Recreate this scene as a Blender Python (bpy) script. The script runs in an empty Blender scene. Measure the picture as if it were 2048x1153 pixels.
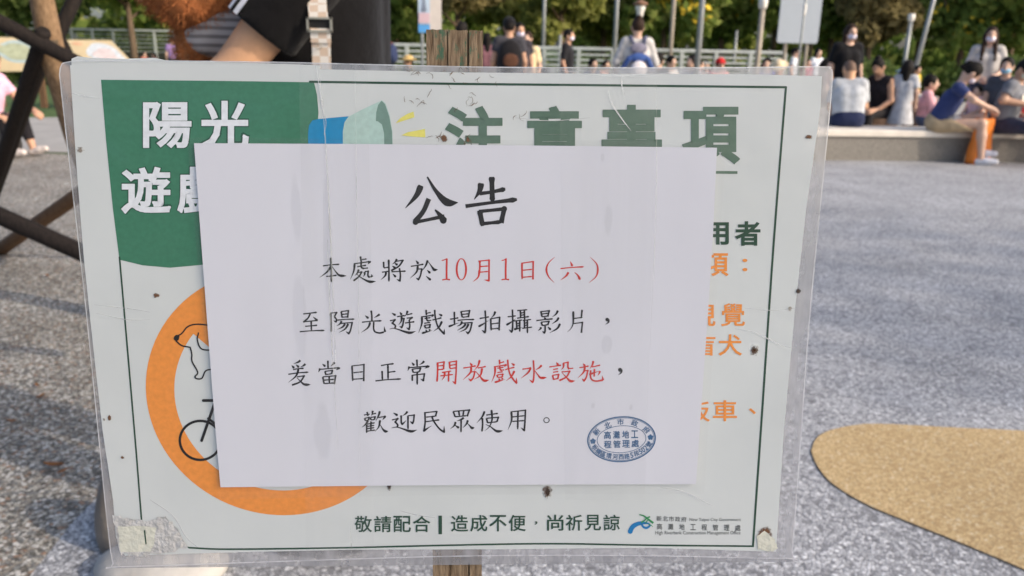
import bpy, bmesh, math, random
import numpy as np
from mathutils import Vector, Matrix

# ------------------------------------------------------------------ camera, world, sun
SC = bpy.context.scene
COL = SC.collection
R = math.radians
W, H, F = 2048.0, 1153.0, 1640.0          # photograph size and focal length in pixels
CAMZ = 1.25
PITCH, ROLL = math.atan(479.5 / F), R(1.2)
_f = Vector((0, math.cos(PITCH), -math.sin(PITCH)))
_u0 = Vector((0, math.sin(PITCH), math.cos(PITCH)))
_r0 = Vector((1, 0, 0))
CR = (_r0 * math.cos(ROLL) + _u0 * math.sin(ROLL)).normalized()
CU = (_u0 * math.cos(ROLL) - _r0 * math.sin(ROLL)).normalized()
CF = _f
CP = Vector((0, 0, CAMZ))
cam = bpy.data.cameras.new('camera')
cam.sensor_width = 36.0
cam.lens = F / W * 36.0
cam.clip_start, cam.clip_end = 0.02, 600
cam.dof.use_dof = True
cam.dof.focus_distance = 0.475
cam.dof.aperture_fstop = 13.5
camo = bpy.data.objects.new('camera', cam)
COL.objects.link(camo)
M3 = Matrix((CR, CU, -CF)).transposed()
camo.matrix_world = Matrix.Translation(CP) @ M3.to_4x4()
SC.camera = camo

SUN_EL, SUN_AZ = R(30), R(25)              # from the right, a little from the camera's side
SUNDIR = Vector((math.cos(SUN_EL) * math.cos(SUN_AZ), -math.cos(SUN_EL) * math.sin(SUN_AZ), math.sin(SUN_EL)))
world = bpy.data.worlds.new('World')
SC.world = world
world.use_nodes = True
wn = world.node_tree
sky = wn.nodes.new('ShaderNodeTexSky')
sky.sky_type = 'NISHITA'
sky.sun_disc = False
sky.sun_elevation = SUN_EL
sky.sun_rotation = math.atan2(SUNDIR.x, SUNDIR.y)
sky.air_density, sky.dust_density, sky.ozone_density = .8, 3.5, .75
wn.links.new(sky.outputs[0], wn.nodes['Background'].inputs[0])
wn.nodes['Background'].inputs[1].default_value = 0.15
sun = bpy.data.lights.new('sun', 'SUN')
sun.energy, sun.angle, sun.color = 1.7, R(1.2), (1.0, 0.86, 0.70)
suno = bpy.data.objects.new('sun', sun)
COL.objects.link(suno)
suno.rotation_euler = SUNDIR.to_track_quat('Z', 'Y').to_euler()
SC.view_settings.view_transform = 'Standard'
SC.view_settings.look = 'None'
SC.view_settings.exposure = 0.64
SC.view_settings.gamma = 1
SC.cycles.use_denoising = True
SC.cycles.max_bounces = 8
SC.cycles.transparent_max_bounces = 24
random.seed(7)
RNG = np.random.default_rng(7)

# ------------------------------------------------------------------ pixel <-> place
def ray(px, py):
    return (CR * ((px - W / 2) / F) + CU * (-(py - H / 2) / F) + CF)
def at(px, py, y):                         # the point of the pixel's ray at distance y in front
    d = ray(px, py); return CP + d * (y / d.y)
def gnd(px, py, z=0.0):
    d = ray(px, py); return CP + d * ((z - CAMZ) / d.z)

# ------------------------------------------------------------------ objects
def tag(o, label=None, cat=None, group=None, kind=None):
    if label: o['label'] = label
    if cat: o['category'] = cat
    if group: o['group'] = group
    if kind: o['kind'] = kind
    return o
def empty(name, label, cat, loc=(0, 0, 0), rz=0.0, group=None):
    o = bpy.data.objects.new(name, None); COL.objects.link(o)
    o.empty_display_size = 0.1
    o.location = loc; o.rotation_euler = (0, 0, rz)
    return tag(o, label, cat, group)
def mobj(name, verts, faces, mat, parent=None, smooth=False):
    me = bpy.data.meshes.new(name)
    me.from_pydata([tuple(v) for v in verts], [], [tuple(int(i) for i in f) for f in faces])
    if smooth:
        me.polygons.foreach_set('use_smooth', [True] * len(me.polygons))
    me.materials.append(mat); me.update()
    o = bpy.data.objects.new(name, me); COL.objects.link(o)
    if parent is not None: o.parent = parent
    return o
class MB:
    def __init__(s): s.v = []; s.f = []
    def add(s, v, f):
        n = len(s.v); s.v += [tuple(x) for x in v]; s.f += [tuple(i + n for i in q) for q in f]; return s
    def box(s, c, d, rot=None, taper=1.0):
        hx, hy, hz = d[0] / 2, d[1] / 2, d[2] / 2
        vs = []
        for z, t in ((-hz, 1.0), (hz, taper)):
            vs += [Vector((-hx * t, -hy * t, z)), Vector((hx * t, -hy * t, z)), Vector((hx * t, hy * t, z)), Vector((-hx * t, hy * t, z))]
        if rot is not None: vs = [rot @ v for v in vs]
        vs = [v + Vector(c) for v in vs]
        return s.add(vs, [(3, 2, 1, 0), (4, 5, 6, 7), (0, 1, 5, 4), (1, 2, 6, 5), (2, 3, 7, 6), (3, 0, 4, 7)])
    def tube(s, pts, rad, n=10, cap=True, jit=0.0):
        pts = [Vector(p) for p in pts]
        if not isinstance(rad, (list, tuple)): rad = [rad] * len(pts)
        base = len(s.v); up = Vector((0.13, 0.31, 0.94))
        for i, p in enumerate(pts):
            t = (pts[min(i + 1, len(pts) - 1)] - pts[max(i - 1, 0)]).normalized()
            a = t.cross(up)
            if a.length < .05: a = t.cross(Vector((1, 0, 0)))
            a.normalize(); b = t.cross(a)
            for k in range(n):
                th = 2 * math.pi * k / n; r = rad[i] * (1 + random.uniform(-jit, jit))
                s.v.append(tuple(p + a * (math.cos(th) * r) + b * (math.sin(th) * r)))
        for i in range(len(pts) - 1):
            for k in range(n):
                k2 = (k + 1) % n
                s.f.append((base + i * n + k, base + i * n + k2, base + (i + 1) * n + k2, base + (i + 1) * n + k))
        if cap:
            s.f.append(tuple(base + k for k in reversed(range(n))))
            e = base + (len(pts) - 1) * n
            s.f.append(tuple(e + k for k in range(n)))
        return s
    def lathe(s, c, prof, n=20):
        base = len(s.v); c = Vector(c)
        for r, z in prof:
            for k in range(n):
                th = 2 * math.pi * k / n; s.v.append(tuple(c + Vector((r * math.cos(th), r * math.sin(th), z))))
        for i in range(len(prof) - 1):
            for k in range(n):
                k2 = (k + 1) % n
                s.f.append((base + i * n + k, base + i * n + k2, base + (i + 1) * n + k2, base + (i + 1) * n + k))
        s.f.append(tuple(base + k for k in reversed(range(n)))); e = base + (len(prof) - 1) * n
        s.f.append(tuple(e + k for k in range(n)))
        return s
    def build(s, name, mat, parent=None, smooth=False):
        return mobj(name, s.v, s.f, mat, parent, smooth)

# ------------------------------------------------------------------ materials
def lin(r, g, b, k=1.0):
    f = lambda c: ((c / 255 + .055) / 1.055) ** 2.4 if c > 10.3 else c / 255 / 12.92
    return (min(.92, f(r) * k), min(.92, f(g) * k), min(.92, f(b) * k))
class NT:
    def __init__(s, name):
        s.m = bpy.data.materials.new(name); s.m.use_nodes = True; s.t = s.m.node_tree
        s.b = s.t.nodes['Principled BSDF']; s.out = s.t.nodes['Material Output']
    def n(s, kind, **kw):
        nd = s.t.nodes.new('ShaderNode' + kind)
        for k, v in kw.items():
            if k in nd.inputs: nd.inputs[k].default_value = v
            else: setattr(nd, k, v)
        return nd
    def l(s, a, b): s.t.links.new(a, b)
def mat(name, col, rough=.6, var=.12, scale=8.0, bump=0.0, bscale=None, spec=.4, coord='Object', coat=0.0, stretch=None, metal=0.0, sheen=0.0):
    N = NT(name); b = N.b
    b.inputs['Roughness'].default_value = rough
    b.inputs['Specular IOR Level'].default_value = spec
    b.inputs['Coat Weight'].default_value = coat
    b.inputs['Coat Roughness'].default_value = .12
    b.inputs['Metallic'].default_value = metal
    b.inputs['Sheen Weight'].default_value = sheen
    tc = N.n('TexCoord'); src = tc.outputs[coord]
    if coat:                                # the laminate over the print is not quite flat
        n3 = N.n('TexNoise'); n3.inputs['Scale'].default_value = 16; n3.inputs['Detail'].default_value = 3; N.l(src, n3.inputs['Vector'])
        b3 = N.n('Bump'); b3.inputs['Strength'].default_value = .5; b3.inputs['Distance'].default_value = .012; N.l(n3.outputs[0], b3.inputs['Height']); N.l(b3.outputs[0], b.inputs['Coat Normal'])
    if stretch:
        mp = N.n('Mapping'); mp.inputs['Scale'].default_value = stretch; N.l(src, mp.inputs[0]); src = mp.outputs[0]
    nz = N.n('TexNoise'); nz.inputs['Scale'].default_value = scale; nz.inputs['Detail'].default_value = 5
    N.l(src, nz.inputs['Vector'])
    mx = N.n('MixRGB'); mx.inputs[1].default_value = (*[c * (1 - var) for c in col], 1); mx.inputs[2].default_value = (*[min(.95, c * (1 + var)) for c in col], 1)
    mr = N.n('MapRange'); mr.inputs[1].default_value = .3; mr.inputs[2].default_value = .7
    N.l(nz.outputs[0], mr.inputs[0]); N.l(mr.outputs[0], mx.inputs[0]); N.l(mx.outputs[0], b.inputs['Base Color'])
    if bump:
        n2 = N.n('TexNoise'); n2.inputs['Scale'].default_value = bscale or scale * 4; n2.inputs['Detail'].default_value = 4
        N.l(src, n2.inputs['Vector'])
        bp = N.n('Bump'); bp.inputs['Strength'].default_value = bump; bp.inputs['Distance'].default_value = .01
        N.l(n2.outputs[0], bp.inputs['Height']); N.l(bp.outputs[0], b.inputs['Normal'])
    return N.m
_cache = {}
def cloth(rgb):
    if rgb not in _cache:
        _cache[rgb] = mat('cloth', lin(*rgb), .85, .18, 14, .5, 30, .15, sheen=.1)
    return _cache[rgb]
def granules(name, cols, scale, rough=.8, patch=.18, bump=.6, gap=.35):
    """packed stone or rubber granules: every cell has its own colour, the joints between them lie deeper"""
    N = NT(name); b = N.b; b.inputs['Roughness'].default_value = rough; b.inputs['Specular IOR Level'].default_value = .3
    tc = N.n('TexCoord'); src = tc.outputs['Object']
    vo = N.n('TexVoronoi'); vo.inputs['Scale'].default_value = scale; N.l(src, vo.inputs['Vector'])
    sep = N.n('SeparateColor'); N.l(vo.outputs['Color'], sep.inputs[0])
    cr = N.n('ValToRGB'); e = cr.color_ramp.elements; cr.color_ramp.interpolation = 'CONSTANT'
    e[0].position = 0; e[0].color = (*cols[0][1], 1); e[1].position = cols[1][0]; e[1].color = (*cols[1][1], 1)
    for p, c in cols[2:]:
        x = e.new(p); x.color = (*c, 1)
    N.l(sep.outputs[0], cr.inputs[0])
    nz = N.n('TexNoise'); nz.inputs['Scale'].default_value = 1.7; nz.inputs['Detail'].default_value = 6; N.l(src, nz.inputs['Vector'])
    mr = N.n('MapRange'); mr.inputs[1].default_value = .3; mr.inputs[2].default_value = .7; mr.inputs[3].default_value = 1 - patch; mr.inputs[4].default_value = 1 + patch
    N.l(nz.outputs[0], mr.inputs[0])
    ve = N.n('TexVoronoi', feature='DISTANCE_TO_EDGE'); ve.inputs['Scale'].default_value = scale; N.l(src, ve.inputs['Vector'])
    m2 = N.n('MapRange'); m2.inputs[1].default_value = .0; m2.inputs[2].default_value = .16; m2.inputs[3].default_value = gap; m2.inputs[4].default_value = 1
    N.l(ve.outputs[0], m2.inputs[0])
    mm = N.n('Math', operation='MULTIPLY'); N.l(mr.outputs[0], mm.inputs[0]); N.l(m2.outputs[0], mm.inputs[1])
    hs = N.n('MixRGB', blend_type='MULTIPLY'); hs.inputs[0].default_value = 1
    N.l(cr.outputs[0], hs.inputs[1]); N.l(mm.outputs[0], hs.inputs[2]); N.l(hs.outputs[0], b.inputs['Base Color'])
    bp = N.n('Bump'); bp.inputs['Strength'].default_value = bump; bp.inputs['Distance'].default_value = .004
    N.l(m2.outputs[0], bp.inputs['Height']); N.l(bp.outputs[0], b.inputs['Normal'])
    return N.m
def film(name, opac, col=(.8, .8, .82), rough=.2, gloss=.5, streak=None):
    """clear plastic: mostly see-through, a little haze and gloss"""
    N = NT(name); t = N.t; t.nodes.remove(N.b)
    tr = N.n('BsdfTransparent'); df = N.n('BsdfDiffuse'); df.inputs[0].default_value = (*col, 1)
    gl = N.n('BsdfGlossy'); gl.inputs['Roughness'].default_value = rough; gl.inputs[0].default_value = (1, 1, 1, 1)
    tc = N.n('TexCoord'); mp = N.n('Mapping'); mp.inputs['Scale'].default_value = streak or (60, 60, 60); N.l(tc.outputs['Object'], mp.inputs[0])
    nz = N.n('TexNoise'); nz.inputs['Scale'].default_value = 1.0; nz.inputs['Detail'].default_value = 6; N.l(mp.outputs[0], nz.inputs['Vector'])
    bp = N.n('Bump'); bp.inputs['Strength'].default_value = .35; bp.inputs['Distance'].default_value = .001; N.l(nz.outputs[0], bp.inputs['Height'])
    N.l(bp.outputs[0], gl.inputs['Normal'])
    m1 = N.n('MixShader'); m1.inputs[0].default_value = gloss; N.l(df.outputs[0], m1.inputs[1]); N.l(gl.outputs[0], m1.inputs[2])
    mr = N.n('MapRange'); mr.inputs[1].default_value = .3; mr.inputs[2].default_value = .75; mr.inputs[3].default_value = opac * .55; mr.inputs[4].default_value = min(1, opac * 1.5)
    N.l(nz.outputs[0], mr.inputs[0])
    m2 = N.n('MixShader'); N.l(mr.outputs[0], m2.inputs[0]); N.l(tr.outputs[0], m2.inputs[1]); N.l(m1.outputs[0], m2.inputs[2])
    N.l(m2.outputs[0], N.out.inputs[0])
    return N.m
def stain(name, col, strength=.9, scale=9, thr=.45, soft=.12):
    """dirt, rust or water mark on its own little decal: ragged outline inside the decal"""
    N = NT(name); b = N.b; b.inputs['Roughness'].default_value = .8; b.inputs['Base Color'].default_value = (*col, 1)
    tc = N.n('TexCoord'); mp = N.n('Mapping'); mp.inputs['Location'].default_value = (-.5, -.5, 0); N.l(tc.outputs['Generated'], mp.inputs[0])
    ln = N.n('VectorMath', operation='LENGTH')
    flat = N.n('VectorMath', operation='MULTIPLY'); flat.inputs[1].default_value = (1, 1, 0); N.l(mp.outputs[0], flat.inputs[0]); N.l(flat.outputs[0], ln.inputs[0])
    oi = N.n('ObjectInfo'); ad = N.n('VectorMath', operation='ADD'); N.l(tc.outputs['Generated'], ad.inputs[0]); N.l(oi.outputs['Location'], ad.inputs[1])
    nz = N.n('TexNoise'); nz.inputs['Scale'].default_value = scale; nz.inputs['Detail'].default_value = 6; nz.inputs['Roughness'].default_value = .65
    geo = N.n('NewGeometry'); sc_ = N.n('VectorMath', operation='SCALE'); sc_.inputs['Scale'].default_value = scale * 55
    N.l(geo.outputs['Position'], sc_.inputs[0]); nz.inputs['Scale'].default_value = 1.0; N.l(sc_.outputs[0], nz.inputs['Vector'])
    m1 = N.n('MapRange'); m1.inputs[1].default_value = .5; m1.inputs[2].default_value = 0.0; N.l(ln.outputs['Value'], m1.inputs[0])
    mu = N.n('Math', operation='MULTIPLY'); N.l(nz.outputs[0], mu.inputs[0]); N.l(m1.outputs[0], mu.inputs[1])
    m2 = N.n('MapRange'); m2.inputs[1].default_value = thr * .5; m2.inputs[2].default_value = thr * .5 + soft; m2.inputs[4].default_value = strength
    N.l(mu.outputs[0], m2.inputs[0]); N.l(m2.outputs[0], b.inputs['Alpha'])
    return N.m

KP = .74 / (lin(203, 205, 206)[0])         # printed colour relative to the bare poster sheet
def ink(r, g, b, coat=.35): return mat('ink', lin(r, g, b, KP), .45, .07, 300, coat=coat)
POSTER = mat('poster_paper', (.64, .675, .665), .42, .045, 9, .13, 13, coat=.3)
BOARD = mat('board_foam', (.6, .6, .58), .6)
GREEN = ink(58, 112, 88); DGREEN = ink(36, 66, 52); TGREEN = ink(80, 104, 90); ORANGE = ink(214, 134, 62); BLACKI = ink(30, 30, 32)
WHITEI = ink(206, 210, 214); BLUEI = ink(6, 124, 172); CONE = ink(160, 186, 178); MOUTH = ink(104, 132, 122); YEL = ink(206, 200, 104)
PAPER = mat('white_paper', (.70, .71, .765), .75, .02, 7, .07, 8, .2)
KBLACK = mat('toner_black', (.012, .012, .016), .5, .1, 200); KRED = mat('toner_red', (.60, .035, .025), .5, .1, 200)
STAMP = mat('stamp_ink', (.045, .13, .27), .7, .35, 900)
SKIN = mat('skin', (.50, .29, .19), .5, .08, 12, .1, 60); SKIN2 = mat('skin_tan', (.62, .35, .20), .48, .10, 14, .12, 90)
SKIN3 = mat('skin_pale', (.60, .39, .29), .5, .08, 12)
HAIRM = mat('hair_black', (.012, .010, .009), .65, .4, 60, .5, 120, .15); HAIRB = mat('hair_brown', (.035, .02, .014), .65, .4, 60, .5, 120, .15)
MASKM = mat('mask_cloth', (.72, .68, .80), .8, .05)
MASKB = mat('mask_blue', (.25, .48, .65), .8, .05)

# ------------------------------------------------------------------ the sign's plane
def homog(src, dst):
    A = []
    for (x, y), (u, v) in zip(src, dst):
        A.append([x, y, 1, 0, 0, 0, -u * x, -u * y, -u]); A.append([0, 0, 0, x, y, 1, -v * x, -v * y, -v])
    return np.linalg.svd(np.array(A))[2][-1].reshape(3, 3)
_w, _h = .297, .210                        # the taped notice is an A4 sheet
_d = [((x - W / 2), -(y - H / 2)) for x, y in ((388, 287), (1434, 296), (1392, 969), (441, 975))]
HM = np.diag([1 / F, 1 / F, -1]) @ homog([(-_w / 2, _h / 2), (_w / 2, _h / 2), (_w / 2, -_h / 2), (-_w / 2, -_h / 2)], _d)
if HM[2, 2] > 0: HM = -HM
HM /= np.linalg.norm(HM[:, 0])
toW = lambda v: CR * float(v[0]) + CU * float(v[1]) - CF * float(v[2])
E1 = toW(HM[:, 0]).normalized(); _e2 = toW(HM[:, 1]); E2 = (_e2 - E1 * _e2.dot(E1)).normalized(); E3 = E1.cross(E2)
S0 = CP + toW(HM[:, 2])
SIGNM = Matrix.Translation(S0) @ Matrix((E1, E2, E3)).transposed().to_4x4()
def P(px, py, z=0.0):                      # pixel -> sign-plane coordinates (metres)
    d = ray(px, py); k = (S0 + E3 * z - CP).dot(E3) / d.dot(E3); q = CP + d * k - S0
    return Vector((q.dot(E1), q.dot(E2), z))
def poly(name, pts, z, m, parent, thick=0.0):
    v = [P(x, y, z) for x, y in pts]
    if thick:
        n = len(v); v2 = [p - Vector((0, 0, thick)) for p in v]
        return mobj(name, v + v2, [tuple(range(n))] + [tuple(reversed(range(n, 2 * n)))] + [(i, i + n, (i + 1) % n + n, (i + 1) % n) for i in range(n)], m, parent)
    return mobj(name, v, [tuple(range(len(v)))], m, parent)
def catmull(p, k=6):
    p = [np.array(q, float) for q in p]
    if len(p) < 3: return [p[0] + (p[-1] - p[0]) * t for t in np.linspace(0, 1, k + 1)]
    q = [2 * p[0] - p[1]] + p + [2 * p[-1] - p[-2]]; out = []
    for i in range(1, len(q) - 2):
        for t in np.linspace(0, 1, k, endpoint=False):
            out.append(.5 * (2 * q[i] + (q[i + 1] - q[i - 1]) * t + (2 * q[i - 1] - 5 * q[i] + 4 * q[i + 1] - q[i + 2]) * t * t + (3 * q[i] - q[i - 1] - 3 * q[i + 1] + q[i + 2]) * t ** 3))
    return out + [p[-1]]
class Ink:
    """brush strokes laid on the sign's plane, source in photo pixels"""
    def __init__(s, z): s.v = []; s.f = []; s.z = z
    def _z(s): s.z += 3e-7; return s.z
    def ribbon(s, pts, prof, w):
        pts = [np.array(p) for p in pts]; n = len(pts); z = s._z(); base = len(s.v)
        L = [0]
        for i in range(1, n): L.append(L[-1] + np.hypot(*(pts[i] - pts[i - 1])))
        xs = [a for a, _ in prof]; ys = [b for _, b in prof]
        for i, p in enumerate(pts):
            t = pts[min(i + 1, n - 1)] - pts[max(i - 1, 0)]; t = t / (np.hypot(*t) + 1e-9); nn = np.array((-t[1], t[0]))
            hw = w * np.interp(L[i] / max(L[-1], 1e-6), xs, ys) / 2
            for sg in (1, -1): s.v.append(P(*(p + nn * hw * sg), z))
        s.f += [(base + 2 * i, base + 2 * i + 1, base + 2 * i + 3, base + 2 * i + 2) for i in range(n - 1)]
    def disc(s, c, r, n=12):
        z = s._z(); base = len(s.v)
        for k in range(n): s.v.append(P(c[0] + r * math.cos(2 * math.pi * k / n), c[1] + r * math.sin(2 * math.pi * k / n), z))
        s.f.append(tuple(range(base, base + n))[::-1])
    def ring(s, c, rx, ry, tx, ty, ang=0.0, n=48, a0=0, a1=2 * math.pi):
        z = s._z(); base = len(s.v); ca, sa = math.cos(ang), math.sin(ang)
        for k in range(n + 1):
            t = a0 + (a1 - a0) * k / n
            for ex, ey in ((rx, ry), (rx - tx, ry - ty)):
                x, y = ex * math.cos(t), ey * math.sin(t); s.v.append(P(c[0] + x * ca - y * sa, c[1] + x * sa + y * ca, z))
        s.f += [(base + 2 * i, base + 2 * i + 1, base + 2 * i + 3, base + 2 * i + 2) for i in range(n)]
    def line(s, pts, w): s.ribbon(catmull(pts), [(0, 1), (1, 1)], w); s.disc(pts[0], w / 2); s.disc(pts[-1], w / 2)
    def strokes(s, org, sc, text, w):
        pr = {'h': [(0, .75), (.12, .7), (.5, .6), (.85, .8), (.95, 1.1), (1, .45)], 'v': [(0, .9), (.06, 1.25), (.25, .92), (.8, .95), (.95, 1.1), (1, .6)],
              'p': [(0, .9), (.08, 1.25), (.4, .95), (1, .12)], 'n': [(0, .3), (.4, .75), (.74, 1.5), (.84, 1.25), (1, .1)],
              'd': [(0, .25), (.5, .95), (.85, 1.4), (1, .5)], 't': [(0, .8), (.12, 1.25), (.6, .6), (1, .1)], 'b': [(0, 1), (1, 1)],
              'e': [(0, .3), (.06, .55), (1, .55)], 'c': [(0, .15), (.5, 1.1), (1, .15)]}
        cv = lambda q: tuple(np.array([float(a) for a in q.split(',')]) / sc + np.array(org))
        for line in text.strip().replace(';', '\n').split('\n'):
            line = line.strip()
            if not line: continue
            ty, rest = line[0], line[1:].strip()
            segs = [[cv(q) for q in sg.split()] for sg in rest.split('|')]
            if ty in 'zk':
                last = None
                for i, sg in enumerate(segs):
                    if ty == 'k' and i == len(segs) - 1 and i > 0:
                        s.ribbon(catmull([last] + sg), [(0, 1.15), (.5, .75), (1, .1)], w); s.disc(last, w * .52); break
                    if len(sg) == 1: sg = [last] + sg
                    a, b = np.array(sg[0]), np.array(sg[-1])
                    k = .68 if abs(b[0] - a[0]) > 1.8 * abs(b[1] - a[1]) else .95
                    s.ribbon(catmull(sg), [(0, k), (.5, k * .92), (1, k * 1.08)], w)
                    if i: s.disc(sg[0], w * .55)
                    last = sg[-1]
            elif ty == 'o':
                c, r = segs[0][0], np.array(segs[0][1]) - np.array(segs[0][0]); s.disc(c, abs(r[0]))
            else:
                s.ribbon(catmull(segs[0]), pr[ty], w)
                if ty == 'd': a, b = np.array(segs[0][0]), np.array(segs[0][-1]); s.disc(a + (b - a) * .82, w * .62)
    def build(s, name, m, parent): return mobj(name, s.v, s.f, m, parent)

# ---- printed type: outlines of Blender's own font turned into meshes
_gl = {}
def glyphs(text, off):
    """filled outlines of the type; off > 0 makes it bolder with a ribbon along every outline edge"""
    key = (text, off)
    if key not in _gl:
        c = bpy.data.curves.new('type', 'FONT'); c.body = text; c.resolution_u = 3
        o = bpy.data.objects.new('type', c); COL.objects.link(o)
        bpy.context.view_layer.update()
        ev = o.evaluated_get(bpy.context.evaluated_depsgraph_get()); me = ev.to_mesh()
        v = [tuple(x.co)[:2] + (0.0,) for x in me.vertices]; f = [tuple(p.vertices) for p in me.polygons]
        if off > 0:
            cnt = {}
            for p in f:
                for i in range(len(p)):
                    a_, b_ = p[i], p[(i + 1) % len(p)]; kk = (min(a_, b_), max(a_, b_)); cnt[kk] = cnt.get(kk, 0) + 1
            q = np.array(v)
            for j, (a_, b_) in enumerate([k_ for k_, n_ in cnt.items() if n_ == 1]):
                d = q[b_] - q[a_]; L = math.hypot(d[0], d[1])
                if L < 1e-6: continue
                d = d / L * off; nn = np.array((-d[1], d[0], 0)); z = 1 + (j % 7)
                e0, e1 = q[a_] - d * .9, q[b_] + d * .9; base = len(v)
                for p_ in (e0 + nn, e0 - nn, e1 - nn, e1 + nn): v.append((p_[0], p_[1], z))
                f.append((base, base + 1, base + 2, base + 3))
        ev.to_mesh_clear(); bpy.data.objects.remove(o); bpy.data.curves.remove(c)
        _gl[key] = (np.array(v), f)
    return _gl[key]
class Type:
    def __init__(s, z): s.v = []; s.f = []; s.z = z
    def put(s, text, x0, y0, x1, y1, off=0.0, grow=0.0, ang=0.0):
        v, f = glyphs(text, off); s.z += 2e-6
        a = v.min(0)[:2]; b = v.max(0)[:2]; base = len(s.v)
        cx, cy = (x0 + x1) / 2, (y0 + y1) / 2; ca, sa = math.cos(ang), math.sin(ang)
        for p in v:
            t = (p[:2] - a) / (b - a); x = x0 + (x1 - x0) * t[0] - cx; y = y1 + (y0 - y1) * t[1] - cy
            x *= 1 + grow; y *= 1 + grow
            s.v.append(P(cx + x * ca - y * sa, cy + x * sa + y * ca, s.z + (p[2] if p[2] else 8) * 2e-6))
        s.f += [tuple(i + base for i in q) for q in f]
        return s
    def build(s, name, m, parent): return mobj(name, s.v, s.f, m, parent)

# ------------------------------------------------------------------ the setting: ground
def sheet(name, pts, z, m, kind='structure'):
    v = [Vector((x, y, z)) for x, y in pts]
    return tag(mobj(name, v, [tuple(range(len(v)))], m), kind=kind)
gpx = lambda px, py: tuple(gnd(px, py))[:2]
GRAVEL = granules('washed_gravel', [(0, (0.139, 0.128, 0.110)), (.18, (0.325, 0.290, 0.244)), (.4, (0.487, 0.464, 0.406)), (.6, (0.232, 0.232, 0.220)), (.78, (0.650, 0.626, 0.580)), (.93, (0.348, 0.232, 0.162))], 95, patch=.22)
RUBBER = granules('grey_rubber_granules', [(0, (0.269, 0.274, 0.291)), (.2, (0.448, 0.459, 0.482)), (.5, (0.560, 0.571, 0.594)), (.75, (0.381, 0.392, 0.414)), (.9, (0.694, 0.706, 0.728))], 92, patch=.14, gap=.4)
SANDY = granules('sand_coloured_rubber', [(0, (0.509, 0.350, 0.170)), (.2, (0.615, 0.445, 0.228)), (.5, (0.678, 0.509, 0.276)), (.8, (0.551, 0.392, 0.196)), (.95, (0.742, 0.615, 0.403))], 130, patch=.08, gap=.55)
GRASS = mat('grass', (.07, .12, .03), .9, .5, 3, .8, 40)
CONC = mat('pale_concrete', (.38, .365, .34), .85, .12, 3, .3, 60)
sheet('ground', [(-300, -20), (300, -20), (300, 500), (-300, 500)], -.004, GRASS)
# gravel bed on the left, rubber play surface on the right, their border runs behind the sign
BORD = [gpx(20, 1400), gpx(60, 1153), gpx(150, 1040), gpx(230, 960), gpx(420, 800), gpx(640, 600), gpx(800, 450), gpx(960, 340)]
sheet('gravel_bed', [(-40, -6)] + [(BORD[0][0], -6)] + BORD + [gpx(960, 312), gpx(500, 312), gpx(131, 309), gpx(-40, 300), (-40, gpx(-40, 300)[1])], 0.0, GRAVEL)
sheet('play_surface', [(BORD[0][0], -6), (30, -6), (30, 22), gpx(700, 240), gpx(960, 312)] + BORD[::-1], .0005, RUBBER)
yl = [(1622, 905), (1632, 880), (1655, 865), (1700, 854), (1760, 850), (1900, 857), (2048, 864), (2300, 880), (2600, 960), (2600, 1300), (2200, 1210), (2050, 1143), (1930, 1092), (1820, 1048), (1730, 1010), (1665, 970), (1636, 937)]
yv = catmull([np.array(gpx(*p)) for p in yl] + [np.array(gpx(*yl[0]))], 5)[:-1]
sheet('sand_coloured_patch', [tuple(p) for p in yv], .0045, SANDY)
cs = np.mean(yv, 0)
sheet('patch_joint', [tuple(q + (q - cs) / np.hypot(*(q - cs)) * .004) for q in yv], .0022, mat('dark_joint', (.15, .14, .13), .9, .4, 30))
sheet('path', [gpx(-60, 300), gpx(131, 306), gpx(700, 312), gpx(960, 330), gpx(1000, 236), gpx(500, 232), gpx(60, 236), gpx(-60, 238)], .004, CONC)

# ------------------------------------------------------------------ the sign on its stake
sign = empty('park_sign', 'laminated white and green park notice board nailed to a wooden stake', 'sign')
sign.matrix_world = SIGNM
PB = [(140, 131), (300, 127), (600, 138), (900, 145), (1200, 148), (1500, 149), (1644, 153), (1641, 215), (1632, 280), (1612, 420), (1590, 620), (1568, 860), (1552, 1104), (1300, 1096), (1000, 1099), (700, 1100), (430, 1106), (250, 1112), (232, 1075), (226, 1000), (205, 860), (186, 690), (168, 520), (152, 320)]
poster = poly('poster', PB, 0.0, POSTER, sign, .0006)
# torn strip along the board's upper left edge
poly('torn_edge', [(143, 118), (155, 113), (180, 116), (250, 118), (310, 116), (330, 121), (560, 128), (640, 131), (640, 139), (560, 139), (330, 133), (143, 137)], -.0004, POSTER, sign, .0003)
FILM = film('plastic_sleeve', .6, (.46, .46, .48), .25, .25, (90, 25, 40))
OUT = [(119, 150), (122, 133), (134, 125), (200, 122), (500, 124), (760, 130), (1000, 135), (1400, 136), (1640, 134), (1658, 138), (1665, 150), (1658, 240), (1640, 420), (1618, 650), (1600, 900), (1584, 1105), (1575, 1117), (1300, 1112), (950, 1112), (600, 1122), (240, 1134), (226, 1128), (214, 1040), (196, 860), (170, 600), (146, 390)]
poly('plastic_sleeve', [tuple(q) for q in catmull(OUT + [OUT[0]], 3)[:-1]], -.0012, FILM, sign)
rim = Ink(.0006); rim.ribbon(catmull(OUT + [OUT[0]], 4), [(0, 1), (1, 1)], 2.2)
rim.build('sleeve_rim', film('sleeve_rim', .75, (.75, .75, .78), .2, .3), sign)
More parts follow.
